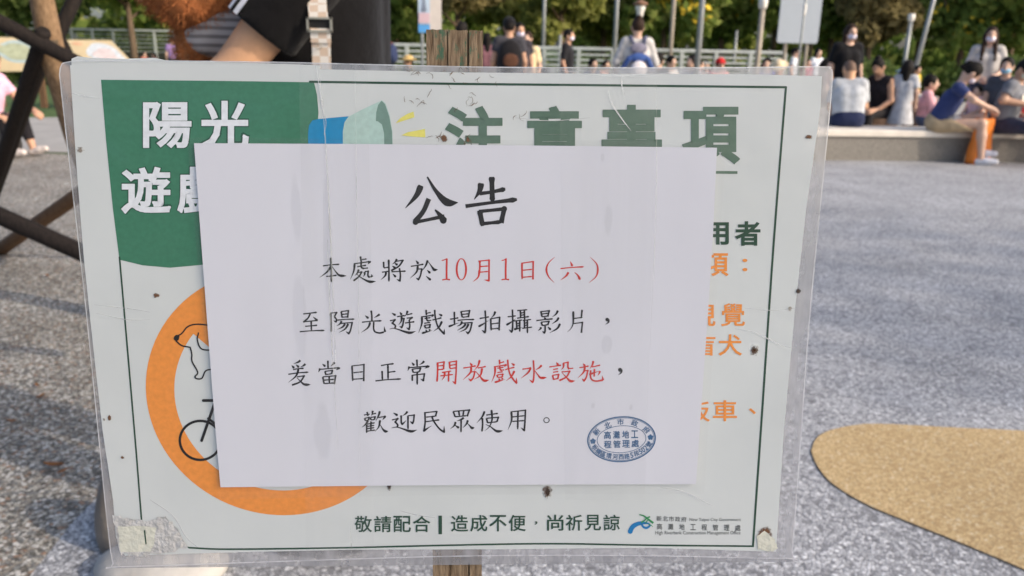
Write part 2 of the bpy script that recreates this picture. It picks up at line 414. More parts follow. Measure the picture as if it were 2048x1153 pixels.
# stake
WOOD = NT('weathered_wood')
def wood_mat(name, c1, c2, paint=None, sc=(90, 90, 3), rough=.85):
    N = NT(name); b = N.b; b.inputs['Roughness'].default_value = rough; b.inputs['Specular IOR Level'].default_value = .2
    tc = N.n('TexCoord'); mp = N.n('Mapping'); mp.inputs['Scale'].default_value = sc; N.l(tc.outputs['Object'], mp.inputs[0])
    nz = N.n('TexNoise'); nz.inputs['Scale'].default_value = 4; nz.inputs['Detail'].default_value = 8; nz.inputs['Roughness'].default_value = .7; N.l(mp.outputs[0], nz.inputs['Vector'])
    cr = N.n('ValToRGB'); cr.color_ramp.elements[0].position = .32; cr.color_ramp.elements[0].color = (*c1, 1); cr.color_ramp.elements[1].position = .68; cr.color_ramp.elements[1].color = (*c2, 1)
    N.l(nz.outputs[0], cr.inputs[0]); last = cr.outputs[0]
    if paint:
        n2 = N.n('TexNoise'); n2.inputs['Scale'].default_value = 1.0; n2.inputs['Detail'].default_value = 8; n2.inputs['Roughness'].default_value = .75; m2 = N.n('Mapping'); m2.inputs['Scale'].default_value = (150, 50, 150); N.l(tc.outputs['Object'], m2.inputs[0]); N.l(m2.outputs[0], n2.inputs['Vector'])
        r2 = N.n('ValToRGB'); r2.color_ramp.elements[0].position = .54; r2.color_ramp.elements[1].position = .60; N.l(n2.outputs[0], r2.inputs[0])
        mx = N.n('MixRGB'); mx.inputs[2].default_value = (*paint, 1); sx = N.n('SeparateXYZ'); N.l(tc.outputs['Object'], sx.inputs[0]); gt = N.n('Math', operation='GREATER_THAN'); gt.inputs[1].default_value = .1; N.l(sx.outputs[1], gt.inputs[0]); mk = N.n('Math', operation='MULTIPLY'); N.l(gt.outputs[0], mk.inputs[0]); N.l(r2.outputs[0], mk.inputs[1]); N.l(last, mx.inputs[1]); N.l(mk.outputs[0], mx.inputs[0]); last = mx.outputs[0]
    N.l(last, b.inputs['Base Color'])
    bp = N.n('Bump'); bp.inputs['Strength'].default_value = .9; bp.inputs['Distance'].default_value = .0015; N.l(nz.outputs[0], bp.inputs['Height']); N.l(bp.outputs[0], b.inputs['Normal'])
    return N.m
STAKE = wood_mat('weathered_stake_wood', (.09, .055, .03), (.42, .31, .20), (.085, .16, .10), (130, 12, 130))
def stake_piece(x0, x1, b0, b1, ytop, tilt):
    a = P(x0, 130, -.003); b = P(x1, 130, -.003); yb = -1.3
    top = P((x0 + x1) / 2, ytop, -.003).y
    n = 6; v = []; f = []
    jt = [top + random.uniform(-.0004, .0003) for _ in range(n + 1)]
    jt = [jt[i] + tilt * (i / n - .5) for i in range(n + 1)]
    for d in (0, 1):
        for i in range(n + 1):
            x = a.x + (b.x - a.x) * i / n; z = -.003 - d * .022
            v += [(x, yb, z), (x, jt[i], z)]
    m = 2 * (n + 1)
    for i in range(n):
        q = 2 * i
        f += [(q, q + 2, q + 3, q + 1), (m + q + 2, m + q, m + q + 1, m + q + 3), (q + 1, q + 3, m + q + 3, m + q + 1)]
    f += [(0, 1, m + 1, m), (2 * n + 1, 2 * n, m + 2 * n, m + 2 * n + 1)]
    return v, f
mb = MB()
for a in ((853, 894, 0, 0, 59, 0), (896.2, 934.5, 0, 0, 60, -.0003), (938.5, 966, 0, 0, 62, -.001)): mb.add(*stake_piece(*a))
mb.add([(P(854, 130, -.006).x, -1.3, -.006), (P(965, 130, -.006).x, -1.3, -.006), (P(965, 130, -.006).x, P(900, 66, -.006).y, -.006), (P(854, 130, -.006).x, P(900, 66, -.006).y, -.006)], [(0, 1, 2, 3)])
stk = mb.build('stake', STAKE, sign)
sp = MB()
for _ in range(46):
    x = random.uniform(855, 965); q = P(x, 61 + random.uniform(-1, 3), -.003 - random.uniform(0, .012)); s_ = random.uniform(.0006, .0019)
    dr = Vector((random.uniform(-1, 1), random.uniform(.0, .8), random.uniform(-.3, .6))).normalized() * s_
    sp.add([q + Vector((-.00018, -.0008, .0002)), q + Vector((.00018, -.0008, .0002)), q + dr], [(0, 1, 2)])
sp.build('splinters', mat('splinter', (.38, .28, .18), .8), stk)

Z1, Z2, Z3 = .00012, .00022, .00032
poly('green_panel', [(202, 160), (420, 162), (628, 165), (634, 190), (637, 225), (634, 262), (622, 310), (600, 360), (565, 420), (520, 475), (470, 510), (405, 530), (340, 536), (285, 531), (239, 520), (226, 420), (212, 280)], Z1, GREEN, poster)
bl = Ink(Z1)
bl.line([(620, 164), (900, 168), (1200, 171), (1572, 175)], 4.6); bl.line([(1572, 175), (1548, 480), (1526, 800), (1506, 1093)], 4.2)
bl.line([(1506, 1093), (1300, 1091), (1100, 1088), (900, 1091), (690, 1096), (460, 1099), (378, 1096)], 3.4); bl.line([(378, 1096), (352, 1080), (340, 1078)], 2.4)
bl.line([(239, 515), (255, 700), (272, 900), (283, 1040)], 3.4); bl.line([(288, 1062), (291, 1088)], 3.2)
bl.build('border_line', DGREEN, poster)
t = Type(Z2)
for g in (.0,):
    t.put('陽', 284, 202, 385, 299, .055); t.put('光', 398, 200, 500, 302, .055); t.put('遊', 240, 332, 344, 430, .055); t.put('戲', 352, 332, 456, 430, .055)
t.build('heading_outline', ink(38, 78, 62), poster)
t = Type(Z3)
t.put('陽', 286, 204, 383, 297, .026); t.put('光', 400, 202, 498, 300, .026); t.put('遊', 242, 334, 342, 428, .026); t.put('戲', 354, 334, 454, 428, .026)
t.build('park_name_lettering', WHITEI, poster)
t = Type(Z2)
t.put('注', 890, 212, 1008, 330, .032); t.put('意', 1052, 212, 1165, 330, .032); t.put('事', 1203, 210, 1324, 330, .032); t.put('項', 1364, 214, 1480, 329, .032)
t.build('notice_heading', TGREEN, poster)
u = Ink(Z2); u.ribbon([(880, 341), (1475, 345.5)], [(0, 1), (1, 1)], 5.5); u.build('heading_underline', TGREEN, poster)
t = Type(Z2); t.put('用', 1408, 445, 1458, 491, .028); t.put('者', 1470, 443, 1521, 492, .028); t.build('user_lettering', DGREEN, poster)
t = Type(Z2); t.put('項', 1409, 507, 1457, 553, .018); t.put('：', 1485, 518, 1495, 543, .01); t.build('orange_lettering', ORANGE, poster); t = Type(Z2)
t.put('視', 1379, 608, 1431, 653, .012); t.put('覺', 1442, 607, 1490, 653, .012); t.build('orange_lettering', ORANGE, poster); t = Type(Z2)
t.put('盲', 1385, 670, 1431, 712, .012); t.put('犬', 1437, 669, 1484, 712, .012); t.build('orange_lettering', ORANGE, poster); t = Type(Z2)
t.put('板', 1371, 803, 1420, 844, .012); t.put('車', 1426, 801, 1474, 843, .012); t.put('、', 1498, 817, 1512, 829, .015)
t.build('orange_lettering', ORANGE, poster)
t = Type(Z2)
for i, ch in enumerate('敬請配合'): t.put(ch, 709 + i * 38.9, 1032.5 - i * .1, 744 + i * 38.9, 1065 - i * .1, .012)
for i, ch in enumerate('造成不便'): t.put(ch, 902 + i * 38.4, 1031 - i * .2, 936.5 + i * 38.4, 1064 - i * .3, .012)
for i, ch in enumerate('尚祈見諒'): t.put(ch, 1094 + i * 37.6, 1030 - i * .0, 1127 + i * 37.6, 1062 - i * .2, .012)
t.put('，', 1069, 1043, 1075, 1050, .02)
t.put('|', 877, 1032, 884, 1069, .02)
t.build('closing_lettering', DGREEN, poster)
t = Type(Z2)
for i, ch in enumerate('新北市政府'): t.put(ch, 1313 + i * 12.4, 1032.5 + i * .4, 1323.4 + i * 12.4, 1042.6 + i * .4, .01)
for i, ch in enumerate('高灘地工程管理處'): t.put(ch, 1313.5 + i * 22.4, 1047.6 + i * .4, 1324.5 + i * 22.4, 1059.6 + i * .4, .012)
t.put('New Taipei City Government', 1379, 1036.5, 1482, 1044.5, 0); t.put('High Riverbank Construction Management Office', 1311, 1062.5, 1481, 1071.5, 0)
t.build('agency_lettering', ink(84, 88, 88), poster)
# blue and green agency emblem
e = Ink(Z2); tz = lambda *q: [(1240 + x / 7.877, 1015 + y / 7.877) for x, y in q]
e.ribbon(catmull(tz((160, 380), (200, 310), (270, 265), (350, 250), (440, 255), (470, 290), (420, 325), (370, 310), (335, 260))), [(0, 1.05), (.2, 1), (.4, .8), (.6, .35), (.8, .55), (1, .4)], 9)
e.disc(tz((163, 380))[0], 5); eb = e.build('emblem_blue', ink(18, 108, 164), poster)
e = Ink(Z3); e.ribbon(catmull(tz((305, 115), (380, 140), (460, 200), (525, 250))), [(0, .6), (.5, 1), (1, 1.3)], 3.4); e.ribbon(catmull(tz((475, 150), (430, 165), (390, 190))), [(0, 1), (1, .3)], 3)
e.ribbon(catmull(tz((420, 180), (385, 210), (335, 240))), [(0, .5), (1, 1.2)], 3); e.ribbon(catmull(tz((450, 195), (420, 225), (400, 250))), [(0, .5), (1, 1)], 2.4); e.ribbon(catmull(tz((450, 265), (490, 285), (520, 310))), [(0, 1), (1, .3)], 2.6)
e.build('emblem_green', ink(48, 128, 78), poster)
# megaphone
mz = lambda *q: [(600 + x / 3.2019, 120 + y / 3.2019) for x, y in q]
mg = poly('megaphone_handle', mz((52, 560), (52, 470), (58, 420), (80, 388), (115, 380), (210, 371), (312, 362), (300, 420), (290, 480), (290, 560)), Z2, BLUEI, poster)
poly('megaphone_cone', mz((275, 560), (274, 460), (285, 400), (310, 365), (400, 318), (525, 260), (548, 280), (575, 360), (592, 460), (594, 560)), Z2 + 4e-5, CONE, poster)
poly('megaphone_mouth', mz((540, 560), (538, 470), (525, 415), (500, 395), (486, 392), (488, 340), (500, 290), (522, 262), (545, 285), (572, 365), (589, 460), (592, 560)), Z2 + 8e-5, MOUTH, poster)
poly('sound_ray', mz((611, 407), (645, 372), (690, 345), (727, 332), (733, 368), (680, 385)), Z2, YEL, poster)
poly('sound_ray', mz((648, 484), (690, 464), (800, 443), (803, 497), (720, 492)), Z2, YEL, poster)
# prohibition ring with its slanting bar
def fit(pts):
    q = np.array([tuple(P(*p))[:2] for p in pts]); A = np.c_[2 * q, np.ones(len(q))]; s = np.linalg.lstsq(A, (q ** 2).sum(1), rcond=None)[0]
    return s[0], s[1], math.sqrt(s[2] + s[0] ** 2 + s[1] ** 2)
ox, oy, orr = fit([(291.6, 774), (408.6, 569), (339, 641), (350, 928), (446, 1008), (573, 1027.5), (738, 970)])
ir = orr - .0168
v = []; f = []
for i in range(97):
    a = 2 * math.pi * i / 96; v += [(ox + orr * math.cos(a), oy + orr * math.sin(a), Z1), (ox + ir * math.cos(a), oy + ir * math.sin(a), Z1)]
f = [(2 * i, 2 * i + 2, 2 * i + 3, 2 * i + 1) for i in range(96)]
a0 = P(387, 668); hw = .0085; dv = Vector((.72, -.69)).normalized(); nv = Vector((dv.y, -dv.x)) * -1
n0 = len(v); c0 = Vector((ox, oy))
k = (Vector((a0.x, a0.y)) - c0).dot(nv)
for s_, w_ in ((-1, k), (1, k), (1, k + 2 * hw), (-1, k + 2 * hw)):
    h_ = math.sqrt(max(0, (ir + .002) ** 2 - w_ ** 2)); q = c0 + nv * w_ + dv * h_ * s_; v.append((q.x, q.y, Z1 + 2e-5))
f.append((n0, n0 + 1, n0 + 2, n0 + 3))
mobj('prohibition_ring', v, f, ORANGE, poster)
dz = lambda *q: [(180 + x / 1.881, 540 + y / 1.881) for x, y in q]
d = Ink(Z3)
d.line(dz((322, 252), (345, 240), (368, 214), (405, 205), (470, 212)), 2.8); d.line(dz((324, 268), (345, 285), (377, 292)), 2.8)
d.line(dz((377, 292), (383, 318), (384, 345), (405, 385), (395, 402), (402, 410), (421, 408), (436, 380), (468, 374)), 2.8)
d.line(dz((408, 238), (404, 265), (420, 298), (470, 303)), 2.8)
d.ribbon(catmull(dz((318, 256), (326, 252), (336, 250))), [(0, .8), (.5, 1.3), (1, .7)], 6); d.disc(dz((325, 258))[0], 5.4)
d.build('dog_drawing', BLACKI, poster)
d = Ink(Z3); d.ring(dz((415, 642))[0], 43.5, 41.5, 5, 5); d.line(dz((480, 470), (420, 643)), 5.6); d.line(dz((426, 492), (500, 492)), 5.6); d.line(dz((445, 560), (500, 600)), 5)
d.build('bicycle_drawing', BLACKI, poster)
# wear on the poster
RUST = stain('rust_stain', (.16, .075, .035), .95); DIRT = stain('dirt_stain', (.24, .17, .11), .6, thr=.62, soft=.10); DARKR = stain('dark_rot', (.05, .03, .02), .95, thr=.42)
def decal(name, x0, y0, x1, y1, z, m, parent): return poly(name, [(x0, y0), (x1, y0), (x1, y1), (x0, y1)], z, m, parent)
for (x, y, w, h, m) in ((888, 277, 30, 30, RUST), (936, 280, 16, 22, RUST),
                        (312, 591, 24, 18, RUST), (219, 836, 12, 22, RUST), (208, 840, 10, 16, DIRT), (245, 915, 14, 12, RUST), (1509, 702, 50, 54, DIRT), (1509, 702, 26, 30, RUST), (1508, 700, 12, 18, DARKR), (1597, 583, 16, 20, DARKR), (1580, 618, 20, 26, DIRT), (1618, 275, 26, 18, RUST),
                        (1094, 984, 34, 50, RUST), (1095, 984, 16, 34, DARKR), (778, 972, 14, 40, DARKR), (1530, 1070, 50, 60, RUST), (160, 300, 40, 30, DIRT)):
    decal('stain', x - w / 2, y - h / 2, x + w / 2, y + h / 2, .00042, m, poster)
# stringy brown traces that insects and water left under the film
TRACE2 = film('brown_trace', .55, (.20, .13, .07), .5, .05, (300, 300, 300))
rs = random.Random(11)
for cx, cy, w, h, n in ((825, 150, 40, 8, 7), (915, 148, 28, 20, 9), (840, 198, 20, 16, 5), (822, 208, 12, 8, 3), (944, 200, 12, 16, 4), (938, 210, 24, 8, 3), (878, 276, 14, 22, 8), (935, 282, 8, 10, 4), (1000, 158, 20, 6, 2), (962, 146, 4, 12, 2), (1030, 232, 30, 4, 3)):
    tr = Ink(.00046)
    for _ in range(n):
        x, y, a_ = cx + rs.uniform(-w, w), cy + rs.uniform(-h, h), rs.uniform(0, 6.28); q = [(x, y)]
        for _ in range(rs.randint(3, 6)): a_ += rs.uniform(-.8, .8); x += 3.2 * math.cos(a_); y += 3.2 * math.sin(a_); q.append((x, y))
        tr.ribbon(catmull(q, 3), [(0, .4), (.5, 1), (1, .3)], rs.uniform(1.2, 2.6))
    tr.build('brown_trace', TRACE2, poster)
# torn corners: bare board shows
RAW = mat('bare_board', (.66, .66, .56), .7, .05, 60, .2, 200); TORN = mat('torn_paper_edge', (.56, .555, .54), .85, .18, 120, .35, 300)
rg = random.Random(3)
def ragged(pts, amp, k=5):
    out = []
    for i, p in enumerate(pts):
        q = pts[(i + 1) % len(pts)]
        for j in range(k):
            t = j / k; out.append((p[0] + (q[0] - p[0]) * t + rg.uniform(-amp, amp), p[1] + (q[1] - p[1]) * t + rg.uniform(-amp, amp)))
    return out
poly('torn_corner', ragged([(226, 1030), (262, 1040), (305, 1042), (330, 1030), (352, 1058), (375, 1092), (330, 1108), (262, 1112), (240, 1108)], 3.2), .00044, TORN, poster)
poly('bare_corner', ragged([(236, 1053), (285, 1052), (312, 1056), (308, 1090), (300, 1104), (240, 1105)], 1.2), .0005, RAW, poster)
ir_ = Ink(.00056); ir_.line([(289, 1062), (292, 1088)], 3); ir_.build('border_line', DGREEN, poster)
poly('torn_corner', ragged([(1512, 1075), (1528, 1062), (1548, 1078), (1556, 1098), (1540, 1103), (1515, 1100)], 2), .00044, RAW, poster)
# creases: thin raised ridges of the laminate
CR_ = film('crease', .7, (.9, .9, .92), .2, .4)
for pts, w in (([(630, 128), (638, 170), (645, 215), (652, 245), (648, 270)], 3), ([(1243, 150), (1244, 175), (1249, 190)], 3), ([(1216, 185), (1225, 210), (1245, 240), (1262, 262)], 3.2), ([(1030, 236), (1100, 242), (1180, 236)], 1.5), ([(1470, 658), (1510, 666), (1560, 690), (1588, 697)], 2), ([(1490, 617), (1540, 621), (1592, 617)], 1.6),
               ([(188, 610), (260, 618), (300, 625)], 1.8), ([(192, 627), (255, 640), (300, 640)], 1.6), ([(140, 186), (170, 193), (200, 197)], 1.8), ([(300, 1000), (345, 1032), (372, 1075), (395, 1095)], 2), ([(1320, 975), (1370, 985), (1410, 1005), (1425, 1012)], 2.4), ([(800, 1022), (830, 1030), (870, 1036)], 1.6),
               ([(1120, 140), (1200, 152), (1300, 150), (1405, 137)], 2)):
    cz = Ink(.0005); cz.ribbon(catmull(pts), [(0, .2), (.5, 1), (1, .2)], w); cz.build('crease', CR_, poster)

# ------------------------------------------------------------------ the notice taped on it
note = empty('paper_notice', 'white sheet of black and red brush style writing taped onto the sign', 'notice')
note.matrix_world = SIGNM
NZ = .0022
poly('sheet', [(388, 287), (700, 288.5), (1100, 292), (1434, 296), (1426, 470), (1415, 640), (1403, 810), (1392, 969), (1150, 969.5), (800, 971.5), (441, 975), (430, 850), (417, 680), (402, 480)], NZ, PAPER, note, .0009)
TITLE = '''p 775,805 745,870 675,950;n 815,750 870,840 940,912 1012,915;z 825,890 790,970 735,1038|740,1040 830,1022 925,1002;d 865,960 900,1000 930,1045
p 1160,790 1150,840 1115,895;h 1150,857 1220,848 1315,828;v 1228,750 1230,825 1232,905;h 1060,938 1225,915 1390,895;v 1150,965 1170,1065;z 1145,972 1310,955|1308,955 1288,1045;h 1170,1050 1290,1038'''
k = Ink(NZ + 1e-4); k.strokes((600, 120), 3.2019, TITLE, 10.6); k.build('heading', KBLACK, note)
LINES = [((630, 505), 7.877, '''h 125,215 255,198 385,190;v 248,85 258,280 258,470;p 250,225 190,310 70,400;n 270,225 330,310 390,365 495,372;h 175,380 255,375 340,362
v 715,65 728,150 730,185;h 740,115 815,105;k 610,182 845,150|868,150|830,190;p 625,180 610,300 555,430;h 665,228 740,215 805,205;z 725,180 730,235 760,255|760,255 835,248;p 690,270 665,330 625,370;z 665,322 738,308|735,312 690,385 605,450;n 655,340 720,395 850,462 960,458;p 780,310 782,350 758,385;z 785,305 840,298|838,300 833,365 850,388|850,390 898,386;p 900,388 895,365 890,345
v 1080,150 1085,245;h 1085,248 1160,235;v 1160,115 1165,280 1165,460;h 1055,315 1160,300;p 1120,310 1105,370 1035,435;p 1290,105 1265,150 1215,190;z 1275,143 1390,125|1385,130 1320,220 1200,290;d 1255,170 1295,198;d 1215,215 1265,248;h 1205,308 1320,302 1430,297;k 1330,250 1345,350 1338,450|1285,425;d 1225,340 1272,388
d 1590,130 1628,180;h 1510,222 1610,207 1710,188;p 1620,215 1600,310 1500,410;k 1610,265 1685,262|1682,265 1660,370 1630,430|1590,403;p 1775,125 1745,210 1690,290;n 1785,150 1850,240 1880,276 1935,272;d 1765,280 1815,328;d 1750,375 1825,440'''),
((590, 610), 7.877, '''h 130,145 240,132 345,120;z 240,140 205,210 140,268|140,268 250,257 350,248;d 285,190 358,255;v 255,260 258,405;h 160,340 260,332 350,322;h 75,425 260,410 465,405
v 560,130 568,280 570,430;z 555,132 660,122|655,125 620,188;k 620,188 655,235 645,268|605,250;v 728,105 742,205;z 725,107 840,92|842,95 828,205;h 745,152 825,143;h 745,197 825,190;h 670,242 800,230 935,227;p 735,255 710,300 655,335;k 715,295 905,280|900,283 875,400 848,455|800,420;p 790,300 750,350 665,390;p 840,300 790,380 690,440
v 1200,90 1210,180 1210,265;d 1105,170 1155,212;p 1335,150 1290,180 1245,205;h 1055,275 1200,260 1365,252;p 1185,275 1150,360 1040,440;z 1240,270 1240,380 1262,425 1330,445 1400,432;p 1420,430 1412,390 1405,340
d 1525,130 1582,165;z 1495,252 1575,235|1575,237 1535,290|1535,290 1582,330 1570,378;n 1490,382 1580,375 1790,440 1905,418;d 1650,115 1680,155;h 1610,188 1730,168;p 1682,185 1672,260 1630,320;k 1670,225 1718,216|1716,220 1700,310 1682,358|1645,338;p 1775,95 1755,150 1725,188;h 1765,158 1850,138;z 1760,212 1848,200|1845,203 1800,237;k 1800,237 1808,330 1798,388|1752,358;h 1735,288 1810,277 1882,268'''),
((830, 610), 7.877, '''v 175,80 180,165;h 182,135 250,120;k 95,192 200,177 280,163|285,165|260,195;p 110,190 105,310 55,445;h 150,218 245,202;z 182,190 187,238 205,252|205,252 258,245;h 145,293 240,277;v 148,322 168,372;z 150,325 240,312|238,315 230,368;h 170,368 230,360;d 170,390 185,428;p 235,385 222,420;t 108,448 190,428 272,405;h 275,240 345,225 418,205;k 310,80 322,210 360,340 430,430 458,458|463,380;p 425,260 380,350 290,420;d 375,145 425,172
v 620,110 622,310;h 552,228 620,218 685,205;t 530,345 620,310 688,283;v 725,102 745,202;z 722,107 862,92|860,95 840,198;h 745,152 845,142;h 750,197 838,187;h 670,247 800,234 935,232;p 740,260 720,310 660,340;k 730,292 902,280|897,285 870,400 835,452|795,415;p 800,300 760,350 665,405;p 845,300 800,380 695,435
h 1020,215 1090,205 1165,190;k 1105,90 1115,250 1110,400 1100,438|1052,398;t 1000,345 1080,300 1158,248;p 1265,105 1245,160 1200,210;v 1193,215 1200,405;z 1190,222 1330,197|1333,200 1325,405;h 1210,302 1320,287;h 1205,382 1320,370
h 1460,190 1590,175;k 1535,75 1540,250 1535,390 1522,428|1480,388;t 1440,320 1520,270 1588,218;h 1610,92 1770,78;v 1660,97 1665,205;v 1722,92 1728,235;h 1665,132 1722,122;h 1665,167 1722,157;h 1608,212 1720,197 1795,185;h 1555,257 1690,240;v 1598,260 1605,378;v 1650,255 1650,425;h 1600,302 1650,293;h 1600,337 1650,328;t 1560,388 1620,375 1690,358;h 1700,247 1830,232;v 1725,250 1725,370;v 1770,245 1772,448;h 1725,292 1770,283;h 1725,327 1770,318;h 1690,372 1845,352'''),
((1060, 610), 11.378, '''v 250,160 275,278;z 230,158 440,135|438,140 402,272;h 275,212 405,192;h 280,272 400,258;d 325,285 348,322;h 145,360 330,338 520,320;v 258,395 285,480;z 255,397 430,378|432,382 402,465;h 290,470 400,455;k 345,480 345,590 328,640|278,600;p 255,510 235,550 180,590;d 405,500 470,565;p 635,130 595,210 505,280;p 655,290 610,360 495,440;p 685,430 620,540 450,640
p 985,150 985,400 940,530 850,620;v 1185,115 1170,285;h 1000,312 1195,288;z 990,428 1195,402|1193,405 1170,640
o 1757,338 1800,338;p 1785,330 1785,395 1715,452'''),
((570, 710), 6.8267, '''p 210,75 180,100 115,125;d 90,145 122,178;d 150,135 187,168;p 280,125 250,150 212,167;h 110,202 185,190 255,185;h 45,267 185,247 320,238;p 185,195 150,290 45,380;z 165,302 265,287|262,290 205,370 95,415;n 160,312 215,365 265,405 350,408
v 585,80 588,188;d 510,125 548,157;p 680,105 655,130 622,157;p 478,185 470,210 455,240;k 470,200 725,178|740,183|695,210;v 545,225 560,278;z 545,227 650,213|647,216 635,262;h 560,270 635,260;v 515,302 535,400;z 515,302 692,286|692,288 672,402;h 532,347 680,335;v 603,295 606,388;h 540,395 672,384
v 915,150 925,360;z 910,154 1078,134|1078,136 1075,362;h 935,245 1065,232;h 930,335 1065,325
h 1310,148 1400,132 1485,122;v 1405,140 1408,332;h 1410,240 1510,226;v 1325,220 1330,342;h 1235,357 1400,340 1585,330
v 1800,65 1805,158;d 1730,105 1762,142;p 1900,85 1880,110 1832,137;p 1695,160 1690,185 1675,220;k 1690,177 1945,156|1962,160|1905,187;v 1738,195 1752,245;z 1738,197 1852,183|1850,186 1835,232;h 1755,243 1835,233;v 1738,275 1738,358;k 1735,280 1905,260|1903,262 1890,352|1850,330;v 1805,240 1805,408'''),
((715, 810), 9.752, '''v 185,140 205,220;h 125,200 238,182;p 298,115 288,170 270,218;h 278,187 362,165;v 138,262 155,312;z 138,264 228,248|225,250 215,302;h 155,310 215,302;v 250,250 265,298;z 250,247 348,235|343,238 330,290;h 265,297 330,289;p 205,310 160,380 80,445;v 180,385 178,550;d 250,322 270,355;h 192,377 338,352;h 190,422 328,402;h 190,467 328,447;v 262,362 262,505;h 182,517 348,492;p 435,125 415,200 355,320;k 405,250 535,228|540,232|485,300;p 440,300 415,430 338,525;n 445,390 490,470 540,517 600,517
d 700,158 782,208;z 670,297 785,270|785,272 735,337|735,337 785,392 775,432;n 665,452 790,440 1030,517 1165,490;p 975,130 940,175 875,218;v 850,205 855,375;t 855,388 900,355 952,303;v 985,215 985,475;k 978,217 1105,200|1105,203 1095,310 1075,362|1022,322
z 1298,157 1548,130|1545,135 1522,228;h 1340,242 1522,222;z 1315,155 1320,330 1298,505;t 1282,520 1350,470 1448,408;h 1330,332 1470,312 1598,295;k 1452,240 1500,340 1600,470 1690,533|1690,412'''),
((890, 810), 8.904, '''v 148,120 180,217;z 142,120 440,92|435,95 395,208;v 245,112 257,195;v 335,102 320,192;h 180,214 392,194;p 335,230 285,265 208,290;v 288,275 285,490;p 190,305 165,370 95,430;d 180,365 247,412;p 408,275 380,345 318,412;n 400,330 450,385 480,414 525,405
p 705,115 665,210 565,325;v 665,235 670,350 658,478;h 735,184 830,170 945,154;p 828,92 838,260 790,390 708,465;v 738,240 760,328;z 738,242 955,222|950,225 925,303;h 765,320 925,303;n 725,350 810,390 920,470 1032,463
p 1182,125 1185,280 1120,450;k 1170,127 1435,98|1432,100 1425,300 1412,458|1348,405;h 1205,217 1415,195;h 1200,297 1415,282;v 1300,122 1295,438''')]
REDS = [((870, 505), 6.0235, '''e 80,100 112,92 145,76;b 143,76 140,200 140,328;h 88,333 135,326 182,331
v 540,100 540,200 530,250;p 536,215 520,300 455,357;k 522,108 655,94|652,96 650,342|592,332;h 545,172 640,166;h 540,240 640,232
e 802,100 835,92 862,74;b 855,76 852,200 852,328;h 802,331 848,325 893,330
v 1048,125 1050,325;z 1045,132 1185,112|1183,115 1180,328;h 1060,217 1170,206;h 1055,302 1168,292
c 1442,58 1368,130 1342,210 1370,295 1437,367;d 1630,110 1655,168;h 1512,197 1650,183 1792,175;p 1608,240 1580,285 1512,337;d 1682,242 1722,280 1750,332;c 1868,58 1940,130 1962,200 1942,290 1858,367'''),
((860, 710), 8.533, '''v 130,130 130,300 120,460;z 125,142 240,122|240,125 230,248;h 140,192 235,182;h 140,257 230,247;v 330,120 340,238;k 325,128 455,107|450,110 445,300 432,490|380,448;h 340,182 445,166;h 340,237 445,222;h 203,302 362,278;h 178,360 392,338;p 250,300 245,370 200,435;v 320,290 315,460
d 680,135 717,182;h 568,227 680,210 782,188;p 705,215 685,310 560,430;k 685,297 768,286|765,290 740,390 695,440|652,403;p 848,90 822,180 755,270;h 815,227 880,215 952,200;p 890,230 860,350 748,425;n 783,285 850,365 920,440 1010,432
v 1185,85 1190,168;h 1195,137 1265,120;k 1090,207 1190,190 1295,172|1298,175|1262,207;p 1112,205 1105,330 1050,470;h 1150,230 1255,214;z 1190,195 1197,248 1215,264|1215,264 1268,258;h 1150,304 1245,290;v 1142,345 1157,388;z 1142,347 1247,330|1243,333 1232,382;h 1160,387 1232,380;d 1175,400 1188,438;p 1240,395 1222,432;t 1103,470 1190,448 1282,418;h 1283,257 1345,237 1442,215;k 1325,85 1340,230 1370,340 1440,445 1477,482|1475,388;p 1442,275 1390,370 1298,447;d 1388,145 1440,178
k 1765,95 1775,280 1768,420 1752,470|1692,423;h 1578,245 1650,237 1728,222;p 1722,222 1670,310 1553,402;p 1908,178 1860,225 1798,262;n 1783,265 1840,340 1890,393 1992,388'''),
((1030, 710), 8.904, '''d 735,135 767,178;h 613,217 720,202 822,185;h 678,262 767,247;h 678,312 772,298;v 668,365 690,448;z 668,367 780,350|777,353 762,432;h 690,437 762,427;p 865,150 862,220 818,272;z 855,152 948,132|945,135 942,215 955,245|955,247 1038,240;z 828,307 978,292|974,295 915,395 788,460;n 838,320 910,395 985,468 1072,464
d 1213,155 1243,198;h 1148,230 1230,217 1312,200;p 1245,215 1222,310 1118,415;k 1220,287 1297,280|1296,283 1270,400 1230,465|1192,423;p 1395,110 1378,180 1328,257;h 1368,217 1440,203 1518,185;t 1322,352 1410,320 1505,288;p 1512,288 1500,330 1473,372;v 1415,253 1410,392;z 1348,275 1345,390 1375,448 1450,470 1565,450;p 1572,455 1562,420 1553,372''')]
for grp in ((0,), (1, 2, 3), (4,), (5, 6)):
    k = Ink(NZ + 1e-4)
    for i in grp: k.strokes(*LINES[i], 3.7)
    if grp == (5, 6): k.ring((890 + 1808 / 8.904, 810 + 275 / 8.904), 6.2, 5.8, 1.6, 1.6)
    k.build('black_lettering', KBLACK, note)
k = Ink(NZ + 1e-4); k.strokes((1030, 710), 8.904, 'o 1870,268 1906,268;p 1898,262 1892,315 1838,362', 3.6); k.build('comma', KBLACK, note)
for grp in ((0,), (1, 2)):
    k = Ink(NZ + 1e-4)
    for i in grp: k.strokes(*REDS[i], 3.6)
    if grp == (0,): k.ring((870 + 318 / 6.0235, 505 + 205 / 6.0235), 11.3, 22, 3.9, 1.7)
    k.build('red_lettering', KRED, note)
